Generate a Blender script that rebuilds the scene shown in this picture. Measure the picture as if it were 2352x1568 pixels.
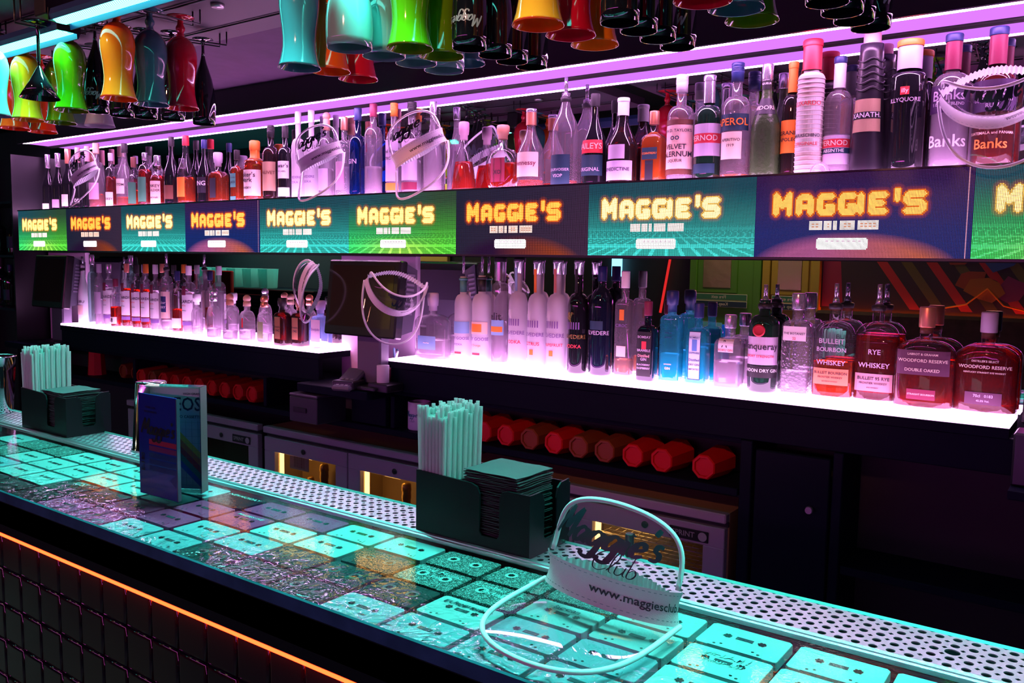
import bpy, math, random
import numpy as np
from mathutils import Vector, Matrix
random.seed(7)
for o in list(bpy.data.objects): bpy.data.objects.remove(o)
sc = bpy.context.scene
COL = sc.collection
PI = math.pi
# ------------------------------------------------------------ camera
cam = bpy.data.cameras.new('camera'); co = bpy.data.objects.new('camera', cam); COL.objects.link(co)
cam.sensor_width = 36.0; cam.lens = 1959.25/2352*36.0; cam.clip_start = .02; cam.clip_end = 60
yaw, pit, rol = 0.6220193, -0.0920347, 0.0157401
fw = Vector((-math.sin(yaw)*math.cos(pit), math.cos(yaw)*math.cos(pit), math.sin(pit)))
rt0 = Vector((math.cos(yaw), math.sin(yaw), 0)); up0 = rt0.cross(fw)
rt = rt0*math.cos(rol)+up0*math.sin(rol); up = -rt0*math.sin(rol)+up0*math.cos(rol)
co.matrix_world = Matrix(((rt.x, up.x, -fw.x, 1.16378), (rt.y, up.y, -fw.y, -0.93917), (rt.z, up.z, -fw.z, 0.45139), (0, 0, 0, 1)))
sc.camera = co
# ------------------------------------------------------------ world, view, exposure
w = bpy.data.worlds.new('World'); sc.world = w; w.use_nodes = True
w.node_tree.nodes['Background'].inputs[0].default_value = (.01, .015, .04, 1)
w.node_tree.nodes['Background'].inputs[1].default_value = .12
vs = sc.view_settings
vs.view_transform = 'Standard'; vs.look = 'None'; vs.exposure = 0.0; vs.gamma = 1.0; vs.use_curve_mapping = False
cy = sc.cycles
cy.max_bounces = 10; cy.diffuse_bounces = 3; cy.glossy_bounces = 5; cy.transmission_bounces = 8; cy.transparent_max_bounces = 24
cy.sample_clamp_indirect = 4.0; cy.sample_clamp_direct = 0; cy.caustics_reflective = False; cy.caustics_refractive = False
cy.use_denoising = True; cy.blur_glossy = .5
def area(name, loc, rot, sx, sy, col, power, spread=PI):
    l = bpy.data.lights.new(name, 'AREA'); l.shape = 'RECTANGLE'; l.size = sx; l.size_y = sy; l.color = col; l.energy = power; l.spread = spread
    o = bpy.data.objects.new(name, l); o.location = loc; o.rotation_euler = rot; COL.objects.link(o); return o
# unseen magenta light added on the guests' side for pink lines on the tiles
area('magenta_wash', (-1.0, -2.6, .58), (math.radians(82), 0, 0), 5.0, .09, (1, .12, .8), 8, math.radians(110))
def spot(name, loc, target, col, power, ang, blend=.5, size=.06):
    l = bpy.data.lights.new(name, 'SPOT'); l.color = col; l.energy = power; l.spot_size = math.radians(ang); l.spot_blend = blend; l.shadow_soft_size = size
    o = bpy.data.objects.new(name, l); o.location = loc; o.rotation_euler = (Vector(target)-Vector(loc)).to_track_quat('-Z', 'Y').to_euler(); COL.objects.link(o); return o
# unseen warm spots added to bring out the reds of the hanging glasses
spot('warm_spot', (-1.3, -1.9, 1.6), (-1.2, .35, .96), (1, .34, .22), 130, 30)
spot('warm_spot', (.6, -2.0, 1.6), (.25, .35, .96), (1, .34, .22), 150, 34)
PURPLE = (1.0, .34, 1.0); CYAN = (.10, 1.0, .82)
SHELF_E, STRIP_E, CYAN_E, NEON_E = 10.5, 78.0, 7.5, 22.0
CYAN_P = 12.0
# ------------------------------------------------------------ materials
MATS = {}
def _new(name):
    m = bpy.data.materials.new(name); m.use_nodes = True; nt = m.node_tree; nt.nodes.clear()
    out = nt.nodes.new('ShaderNodeOutputMaterial'); return m, nt, out
def N(nt, t, **kw):
    n = nt.nodes.new(t)
    for k, v in kw.items():
        if k in n.inputs: n.inputs[k].default_value = v
        else: setattr(n, k, v)
    return n
def c4(c): return (c[0], c[1], c[2], 1)
def pbr(name, col, rough=.5, metal=0., spec=.5, coat=0., bump=0., bscale=40, var=0., trans=0.):
    if name in MATS: return MATS[name]
    m, nt, out = _new(name)
    b = N(nt, 'ShaderNodeBsdfPrincipled'); b.inputs['Base Color'].default_value = c4(col)
    b.inputs['Roughness'].default_value = rough; b.inputs['Metallic'].default_value = metal
    b.inputs['Specular IOR Level'].default_value = spec; b.inputs['Coat Weight'].default_value = coat
    b.inputs['Coat Roughness'].default_value = .03; b.inputs['Transmission Weight'].default_value = trans
    if bump or var:
        tc = N(nt, 'ShaderNodeTexCoord'); nz = N(nt, 'ShaderNodeTexNoise'); nz.inputs['Scale'].default_value = bscale; nz.inputs['Detail'].default_value = 4
        nt.links.new(tc.outputs['Object'], nz.inputs['Vector'])
        if bump:
            bp = N(nt, 'ShaderNodeBump'); bp.inputs['Strength'].default_value = bump; bp.inputs['Distance'].default_value = .002
            nt.links.new(nz.outputs['Fac'], bp.inputs['Height']); nt.links.new(bp.outputs['Normal'], b.inputs['Normal'])
        if var:
            mr = N(nt, 'ShaderNodeMapRange'); mr.inputs['To Min'].default_value = 1-var; mr.inputs['To Max'].default_value = 1+var
            nt.links.new(nz.outputs['Fac'], mr.inputs['Value'])
            mx = N(nt, 'ShaderNodeVectorMath', operation='SCALE'); mx.inputs[0].default_value = col[:3]
            nt.links.new(mr.outputs['Result'], mx.inputs['Scale']); nt.links.new(mx.outputs['Vector'], b.inputs['Base Color'])
    nt.links.new(b.outputs[0], out.inputs[0]); MATS[name] = m; return m
def emit(name, col, s, sampling=True):
    if name in MATS: return MATS[name]
    m, nt, out = _new(name); e = N(nt, 'ShaderNodeEmission'); e.inputs[0].default_value = c4(col); e.inputs[1].default_value = s
    nt.links.new(e.outputs[0], out.inputs[0]); m.cycles.emission_sampling = 'AUTO' if sampling else 'NONE'; MATS[name] = m; return m
def thin(name, tint, edge=.35, haze=.06, ior=1.5, rough=.015, hazecol=(.9, .9, .95), rmul=1.0, bumpy=0., bscale=60):
    """thin walled clear glass or plastic: tinted see-through, darker where it is seen edge on, fresnel gloss"""
    if name in MATS: return MATS[name]
    m, nt, out = _new(name)
    lw = N(nt, 'ShaderNodeLayerWeight'); lw.inputs['Blend'].default_value = .35
    mc = N(nt, 'ShaderNodeMix', data_type='RGBA'); nt.links.new(lw.outputs['Facing'], mc.inputs[0])
    mc.inputs[6].default_value = c4(tint); mc.inputs[7].default_value = c4([t*edge for t in tint])
    tr = N(nt, 'ShaderNodeBsdfTransparent'); nt.links.new(mc.outputs[2], tr.inputs[0])
    tl = N(nt, 'ShaderNodeBsdfTranslucent'); tl.inputs[0].default_value = c4(hazecol)
    df = N(nt, 'ShaderNodeBsdfDiffuse'); df.inputs[0].default_value = c4(hazecol)
    ad = N(nt, 'ShaderNodeMixShader'); ad.inputs[0].default_value = .5; nt.links.new(tl.outputs[0], ad.inputs[1]); nt.links.new(df.outputs[0], ad.inputs[2])
    m1 = N(nt, 'ShaderNodeMixShader'); m1.inputs[0].default_value = haze; nt.links.new(tr.outputs[0], m1.inputs[1]); nt.links.new(ad.outputs[0], m1.inputs[2])
    gl = N(nt, 'ShaderNodeBsdfGlossy'); gl.inputs['Roughness'].default_value = rough; gl.inputs[0].default_value = (rmul, rmul, rmul, 1)
    fr = N(nt, 'ShaderNodeFresnel')   # a thin sheet reflects alike from both sides
    ge = N(nt, 'ShaderNodeNewGeometry'); mi = N(nt, 'ShaderNodeMapRange'); mi.inputs['To Min'].default_value = ior; mi.inputs['To Max'].default_value = 1/ior
    nt.links.new(ge.outputs['Backfacing'], mi.inputs['Value']); nt.links.new(mi.outputs[0], fr.inputs[0])
    if bumpy:
        tc = N(nt, 'ShaderNodeTexCoord'); nz = N(nt, 'ShaderNodeTexVoronoi'); nz.inputs['Scale'].default_value = bscale
        nt.links.new(tc.outputs['Object'], nz.inputs['Vector'])
        bp = N(nt, 'ShaderNodeBump'); bp.inputs['Strength'].default_value = bumpy; bp.inputs['Distance'].default_value = .003
        nt.links.new(nz.outputs['Distance'], bp.inputs['Height']); nt.links.new(bp.outputs['Normal'], gl.inputs['Normal']); nt.links.new(bp.outputs['Normal'], fr.inputs['Normal'])
    m2 = N(nt, 'ShaderNodeMixShader'); nt.links.new(fr.outputs[0], m2.inputs[0]); nt.links.new(m1.outputs[0], m2.inputs[1]); nt.links.new(gl.outputs[0], m2.inputs[2])
    nt.links.new(m2.outputs[0], out.inputs[0]); MATS[name] = m; return m
def liquid(name, col, body=.35, bodycol=None):
    if name in MATS: return MATS[name]
    m, nt, out = _new(name)
    df = N(nt, 'ShaderNodeBsdfDiffuse'); df.inputs[0].default_value = c4(bodycol or col)
    rf = N(nt, 'ShaderNodeBsdfRefraction'); rf.inputs[0].default_value = c4(col); rf.inputs['IOR'].default_value = 1.33; rf.inputs['Roughness'].default_value = .03
    tl = N(nt, 'ShaderNodeBsdfTranslucent'); tl.inputs[0].default_value = c4(bodycol or col)
    m1 = N(nt, 'ShaderNodeMixShader'); m1.inputs[0].default_value = body; nt.links.new(rf.outputs[0], m1.inputs[1])
    m0 = N(nt, 'ShaderNodeMixShader'); m0.inputs[0].default_value = .35; nt.links.new(tl.outputs[0], m0.inputs[1]); nt.links.new(df.outputs[0], m0.inputs[2]); nt.links.new(m0.outputs[0], m1.inputs[2])
    gl = N(nt, 'ShaderNodeBsdfGlossy'); gl.inputs['Roughness'].default_value = .05
    m2 = N(nt, 'ShaderNodeMixShader'); m2.inputs[0].default_value = .04; nt.links.new(m1.outputs[0], m2.inputs[1]); nt.links.new(gl.outputs[0], m2.inputs[2])
    nt.links.new(m2.outputs[0], out.inputs[0]); MATS[name] = m; return m
def frosted(name, col, tr=.5):
    if name in MATS: return MATS[name]
    m, nt, out = _new(name)
    b = N(nt, 'ShaderNodeBsdfPrincipled'); b.inputs['Base Color'].default_value = c4(col); b.inputs['Roughness'].default_value = .38
    tl = N(nt, 'ShaderNodeBsdfTranslucent'); tl.inputs[0].default_value = c4(col)
    m1 = N(nt, 'ShaderNodeMixShader'); m1.inputs[0].default_value = tr; nt.links.new(b.outputs[0], m1.inputs[1]); nt.links.new(tl.outputs[0], m1.inputs[2])
    nt.links.new(m1.outputs[0], out.inputs[0]); MATS[name] = m; return m
PAL = dict(white=(.85, .84, .85), cream=(.8, .7, .58), black=(.012, .012, .014), ink=(.02, .018, .03), silver=(.6, .6, .65), copper=(.75, .33, .2), pink=(.8, .42, .42),
    mauve=(.5, .3, .42), lilac=(.6, .5, .65), cork=(.62, .42, .3), brown=(.16, .06, .04), green=(.05, .22, .12), peach=(.82, .6, .5), orange=(.9, .25, .03), redcap=(.7, .03, .05),
    navy=(.015, .03, .13), teal=(.06, .25, .22), tan=(.5, .33, .2), violet=(.22, .12, .35), maroon=(.22, .02, .06), wood=(.6, .3, .2), petrol=(.012, .045, .08), red=(.7, .04, .06),
    gold=(.7, .5, .15), steel=(.5, .5, .55), chrome=(.8, .8, .85), plum=(.05, .018, .08), plumlabel=(.10, .03, .07), orangelabel=(.75, .25, .12), mauvelabel=(.5, .28, .3),
    sage=(.3, .4, .2), skyblue=(.25, .45, .7), skypale=(.55, .7, .8), blueprint=(.1, .25, .55), seal=(.5, .01, .03), redink=(.55, .04, .06), paper=(.5, .55, .55))
def pal(k, rough=.45):
    if k in ('silver', 'chrome', 'steel', 'copper', 'gold'):
        return pbr('metal_'+k, PAL[k], .2 if k != 'copper' else .38, .75, bump=.0)
    return pbr('paint_'+k, PAL[k], rough)
GL = dict(clear=lambda: thin('clear_glass', (.98, .95, .99), .22, .12, hazecol=(1, .88, 1)), full=lambda: thin('clear_glass_filled', (.97, .95, .98), .35, .015), black=lambda: pbr('black_glass', (.008, .008, .011), .06, coat=.6), frost=lambda: frosted('frosted_glass', (.82, .8, .86), .5),
    brown=lambda: thin('brown_glass', (.3, .1, .05), .3, .02), green=lambda: pbr('dark_green_glass', (.008, .03, .016), .06, coat=.5), blue=lambda: thin('deep_blue_glass', (.05, .2, .6), .35, .05, hazecol=(.05, .2, .6)),
    white=lambda: pbr('opal_white_glass', (.85, .83, .86), .2), palegreen=lambda: thin('pale_green_glass', (.55, .85, .75), .4, .1), wicker=lambda: pbr('woven_straw', (.5, .44, .42), .8, bump=.8, bscale=30),
    matt=lambda: pbr('matt_black_ceramic', (.016, .013, .02), .32), midori=lambda: pbr('textured_green_glass', (.045, .085, .03), .25, bump=.8, bscale=120), ink=lambda: pbr('blue_black_glass', (.006, .008, .02), .05, coat=.7),
    aqua=lambda: thin('turquoise_glass', (.5, .9, 1), .5, .22, hazecol=(.08, .9, 1)), paleblue=lambda: thin('pale_blue_glass', (.6, .75, .95), .5, .25, hazecol=(.5, .65, .95)))
LQ = dict(amber=lambda: liquid('amber_spirit', (1, .30, .06), .28, (1, .2, .015)), red=lambda: liquid('dark_amber_spirit', (.72, .09, .03), .2, (.8, .035, .006)), cognac=lambda: liquid('cognac', (.85, .12, .03), .3, (.9, .04, .01)),
    water=lambda: liquid('clear_spirit', (.98, .95, .98), .42, (1, .88, 1)), orangeliq=lambda: liquid('orange_liqueur', (1, .38, .06), .65, (1, .3, .03)), peachliq=lambda: liquid('peach_spirit', (1, .6, .4), .35), aqualiq=lambda: liquid('turquoise_spirit', (.35, .9, 1), .55, (.06, .95, 1)))
M_BLACK = pbr('black_plastic', (.014, .015, .018), .35)
M_NAVY = pbr('dark_navy_laminate', (.002, .005, .014), .55, spec=.1, var=.2, bscale=6)
M_STEEL = pbr('brushed_steel', (.55, .55, .58), .33, .9, bump=.15, bscale=300)
M_MIRROR = pbr('mirror_glass', (.9, .9, .92), .0, 1.0)
M_WIRE = pbr('dark_wire', (.05, .05, .055), .3, .8)
# ------------------------------------------------------------ mesh helpers
class MB:
    def __init__(s): s.v = []; s.f = []; s.m = []; s.sm = []; s.cur = 0; s.smooth = False
    def face(s, idx): s.f.append(tuple(idx)); s.m.append(s.cur); s.sm.append(s.smooth)
    def box(s, x0, x1, y0, y1, z0, z1):
        b = len(s.v); s.v += [(x, y, z) for z in (z0, z1) for y in (y0, y1) for x in (x0, x1)]
        for q in ((0, 2, 3, 1), (4, 5, 7, 6), (0, 1, 5, 4), (2, 6, 7, 3), (0, 4, 6, 2), (1, 3, 7, 5)): s.face([b+i for i in q])
        return s
    def bbox(s, x0, x1, y0, y1, z0, z1, c=.003):
        """box with chamfered edges"""
        b = len(s.v); c = min(c, (x1-x0)/2.01, (y1-y0)/2.01, (z1-z0)/2.01)
        xs = (x0, x1); ys = (y0, y1); zs = (z0, z1); ix = {}
        for i in (0, 1):
            for j in (0, 1):
                for k in (0, 1):
                    sx, sy, sz = (c if i == 0 else -c), (c if j == 0 else -c), (c if k == 0 else -c)
                    ix[i, j, k, 0] = len(s.v); s.v.append((xs[i], ys[j]+sy, zs[k]+sz))
                    ix[i, j, k, 1] = len(s.v); s.v.append((xs[i]+sx, ys[j], zs[k]+sz))
                    ix[i, j, k, 2] = len(s.v); s.v.append((xs[i]+sx, ys[j]+sy, zs[k]))
        R = [(0, 0), (1, 0), (1, 1), (0, 1)]
        for e in (0, 1):
            f = [ix[e, a, d, 0] for a, d in R]; s.face(f if e else f[::-1])
            f = [ix[a, e, d, 1] for a, d in R]; s.face(f[::-1] if e else f)
            f = [ix[a, d, e, 2] for a, d in R]; s.face(f if e else f[::-1])
        for a in (0, 1):
            for d in (0, 1):
                f = [ix[0, a, d, 1], ix[1, a, d, 1], ix[1, a, d, 2], ix[0, a, d, 2]]; s.face(f if (a == 0) == (d == 1) else f[::-1])
                f = [ix[a, 0, d, 0], ix[a, 1, d, 0], ix[a, 1, d, 2], ix[a, 0, d, 2]]; s.face(f if (a == 1) == (d == 1) else f[::-1])
                f = [ix[a, d, 0, 0], ix[a, d, 1, 0], ix[a, d, 1, 1], ix[a, d, 0, 1]]; s.face(f if (a == 0) == (d == 0) else f[::-1])
        for (a, d, e) in [(a, d, e) for a in (0, 1) for d in (0, 1) for e in (0, 1)]:
            f = [ix[a, d, e, 0], ix[a, d, e, 1], ix[a, d, e, 2]]; s.face(f if (a+d+e) % 2 == 1 else f[::-1])
        return s
    def loft(s, prof, seg=24, p=2, sy=1., cx=0, cy=0, z0=0, cap0=True, cap1=True, sx=1., ph=0):
        """rings of superellipse section; prof = [(radius, z)]"""
        b = len(s.v); sm = s.smooth
        for r, z in prof:
            for k in range(seg):
                a = 2*PI*(k+ph)/seg; ca, sa = math.cos(a), math.sin(a)
                x = math.copysign(abs(ca)**(2/p), ca)*r*sx; y = math.copysign(abs(sa)**(2/p), sa)*r*sy
                s.v.append((cx+x, cy+y, z0+z))
        n = len(prof)
        s.smooth = True if seg > 10 else sm
        for i in range(n-1):
            for k in range(seg):
                k2 = (k+1) % seg
                s.face([b+i*seg+k, b+i*seg+k2, b+(i+1)*seg+k2, b+(i+1)*seg+k])
        s.smooth = False
        if cap0: s.face([b+k for k in range(seg)][::-1])
        if cap1: s.face([b+(n-1)*seg+k for k in range(seg)])
        s.smooth = sm
        return s
    def tube(s, pts, r, seg=8, closed=False, flat=None):
        pts = [Vector(p) for p in pts]; n = len(pts); b = len(s.v); sm = s.smooth; s.smooth = True
        for i, p in enumerate(pts):
            a = pts[i-1] if (i or closed) else p; c = pts[(i+1) % n] if (i < n-1 or closed) else p
            t = (c-a).normalized() if (c-a).length > 1e-9 else Vector((0, 0, 1))
            u = t.cross(Vector((0, 0, 1)))
            if u.length < .05: u = t.cross(Vector((0, 1, 0)))
            u.normalize(); v = t.cross(u).normalized()
            for k in range(seg):
                an = 2*PI*k/seg; s.v.append(tuple(p+u*math.cos(an)*r+v*math.sin(an)*r*(flat or 1)))
        for i in range(n if closed else n-1):
            j = (i+1) % n
            for k in range(seg):
                k2 = (k+1) % seg; s.face([b+i*seg+k, b+j*seg+k, b+j*seg+k2, b+i*seg+k2])
        s.smooth = False
        if not closed: s.face([b+k for k in range(seg)]); s.face([b+(n-1)*seg+k for k in range(seg)][::-1])
        s.smooth = sm
        return s
    def grid(s, fn, nu, nv):
        b = len(s.v)
        for i in range(nu+1):
            for j in range(nv+1): s.v.append(tuple(fn(i/nu, j/nv)))
        for i in range(nu):
            for j in range(nv):
                a = b+i*(nv+1)+j; s.face([a, a+nv+1, a+nv+2, a+1])
        return s
    def poly(s, pts): 
        b = len(s.v); s.v += [tuple(p) for p in pts]; s.face(range(b, b+len(pts))); return s
    def prism(s, pts, axis, a, c):
        """extrude 2D outline; axis 'y': pts=(x,z) from y=a to c; axis 'z': pts=(x,y); axis 'x': pts=(y,z)"""
        f = {'y': lambda p, t: (p[0], t, p[1]), 'z': lambda p, t: (p[0], p[1], t), 'x': lambda p, t: (t, p[0], p[1])}[axis]
        b = len(s.v); n = len(pts); s.v += [f(p, a) for p in pts]+[f(p, c) for p in pts]
        s.face(range(b, b+n)); s.face([b+n+i for i in range(n)][::-1])
        for i in range(n): j = (i+1) % n; s.face([b+i, b+n+i, b+n+j, b+j])
        return s
    def xf(s, M, start=0):
        for i in range(start, len(s.v)): s.v[i] = tuple(M @ Vector(s.v[i]))
        return s
    def mesh(s, name, mats):
        me = bpy.data.meshes.new(name); me.from_pydata(s.v, [], s.f)
        for m in (mats if isinstance(mats, (list, tuple)) else [mats]): me.materials.append(m)
        me.polygons.foreach_set('material_index', s.m); me.polygons.foreach_set('use_smooth', s.sm); me.update(); return me
    def build(s, name, mats, parent=None, loc=None, rot=None): return put(name, s.mesh(name, mats), parent, loc, rot)
def put(name, me, parent=None, loc=None, rot=None):
    o = bpy.data.objects.new(name, me); COL.objects.link(o)
    if parent is not None: o.parent = parent
    if loc is not None: o.location = loc
    if rot is not None: o.rotation_euler = rot
    return o
def empty(name, loc=(0, 0, 0), rz=0, rot=None):
    o = bpy.data.objects.new(name, None); COL.objects.link(o); o.location = loc; o.rotation_euler = rot or (0, 0, rz); o.empty_display_size = .02; return o
def tag(o, label, cat, group=None, kind=None):
    if label: o['label'] = label
    if cat: o['category'] = cat
    if group: o['group'] = group
    if kind: o['kind'] = kind
    return o
def struct(name, mb, m, parent=None):
    o = mb.build(name, m, parent)
    if parent is None: o['kind'] = 'structure'
    return o
def dup(root, loc=None, rot=None):
    r = root.copy(); COL.objects.link(r)
    if loc is not None: r.location = loc
    if rot is not None: r.rotation_euler = rot
    for ch in root.children:
        c = ch.copy(); COL.objects.link(c); c.parent = r
        for g in ch.children:
            d = g.copy(); COL.objects.link(d); d.parent = c
    return r
# ------------------------------------------------------------ lettering
_tc = {}
def text2d(t):
    """outline of a word, height 1, centred"""
    if t in _tc: return _tc[t]
    cu = bpy.data.curves.new('t', 'FONT'); cu.body = t; cu.resolution_u = 2; cu.align_x = 'CENTER'; cu.align_y = 'CENTER'; cu.offset = .012
    ob = bpy.data.objects.new('t', cu); COL.objects.link(ob); me = bpy.data.meshes.new_from_object(ob)
    vs_ = [(v.co.x, v.co.y) for v in me.vertices]; fs = [tuple(p.vertices) for p in me.polygons]
    bpy.data.objects.remove(ob); bpy.data.curves.remove(cu); bpy.data.meshes.remove(me)
    _tc[t] = (vs_, fs); return _tc[t]
LETT = {'M': ([[(0, 0), (.1, .6), (.2, 1.02)], [(.2, 1.02), (.3, .5), (.38, .3), (.5, .7), (.64, 1.02)], [(.64, 1.02), (.66, .5), (.66, 0)]], .8),
 'a': ([[(.38, .4), (.2, .5), (.04, .28), (.1, .03), (.26, .06), (.38, .3), (.42, .48)], [(.42, .48), (.38, .1), (.5, .02)]], .5),
 'g': ([[(.38, .4), (.2, .5), (.04, .28), (.1, .05), (.26, .08), (.38, .3), (.42, .48)], [(.42, .48), (.38, -.1), (.28, -.42), (.05, -.4), (.0, -.25)]], .5),
 'i': ([[(.1, .46), (.06, .1), (.18, .02)], [(.12, .66), (.15, .7)]], .26),
 'e': ([[(.05, .22), (.34, .3), (.28, .48), (.12, .44), (.03, .2), (.14, .02), (.38, .1)]], .44),
 "'": ([[(.08, .98), (.02, .78)]], .14), 's': ([[(.32, .44), (.14, .5), (.1, .34), (.28, .2), (.22, .03), (0, .06)]], .38),
 'C': ([[(.58, .8), (.4, 1.02), (.08, .7), (.1, .15), (.36, 0), (.62, .2)]], .66), 'l': ([[(.0, .1), (.24, .7), (.2, 1.05), (.08, .8), (.08, .15), (.22, .02)]], .26),
 'u': ([[(.04, .46), (.05, .1), (.2, .02), (.34, .2), (.38, .46)], [(.38, .46), (.36, .1), (.46, .02)]], .46), 'b': ([[(.08, 1.05), (.06, .5), (.06, .05), (.26, .02), (.36, .25), (.24, .45), (.08, .3)]], .4)}
def smoothline(pts, n=5):
    P = [pts[0]]+list(pts)+[pts[-1]]; out = []
    for i in range(1, len(P)-2):
        for k in range(n):
            t = k/n; q = []
            for c in range(len(pts[0])):
                a, b, d, e = P[i-1][c], P[i][c], P[i+1][c], P[i+2][c]
                q.append(.5*(2*b+(d-a)*t+(2*a-5*b+4*d-e)*t*t+(3*b-a-3*d+e)*t**3))
            out.append(tuple(q))
    out.append(tuple(pts[-1])); return out
def brush2d(word, th=.13, shear=.28):
    key = ('b', word, th)
    if key in _tc: return _tc[key]
    V, F, x = [], [], 0
    for ch in word:
        strokes, wd = LETT[ch]
        for st in strokes:
            l = [(x+px+shear*py, py) for px, py in smoothline(st, 4)]; b = len(V); n = len(l)
            for i, p in enumerate(l):
                a = l[max(i-1, 0)]; c = l[min(i+1, n-1)]; dx, dy = c[0]-a[0], c[1]-a[1]; L = math.hypot(dx, dy) or 1
                h = th/2*(.75+.25*math.sin(PI*i/(n-1)))*(1.15 if abs(dy) > abs(dx) else .8)
                V += [(p[0]-dy/L*h, p[1]+dx/L*h), (p[0]+dy/L*h, p[1]-dx/L*h)]
            for i in range(n-1): F.append((b+2*i, b+2*i+1, b+2*i+3, b+2*i+2))
        x += wd
    V = [(a-x/2, c-.4) for a, c in V]; _tc[key] = (V, F); return _tc[key]
def flat_text(mb, vf, size, fn, vertical=False):
    V, F = vf; b = len(mb.v)
    for (x, y) in V:
        if vertical: x, y = -y, x
        mb.v.append(tuple(fn(x*size, y*size)))
    for f in F: mb.face([b+i for i in f])
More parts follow.
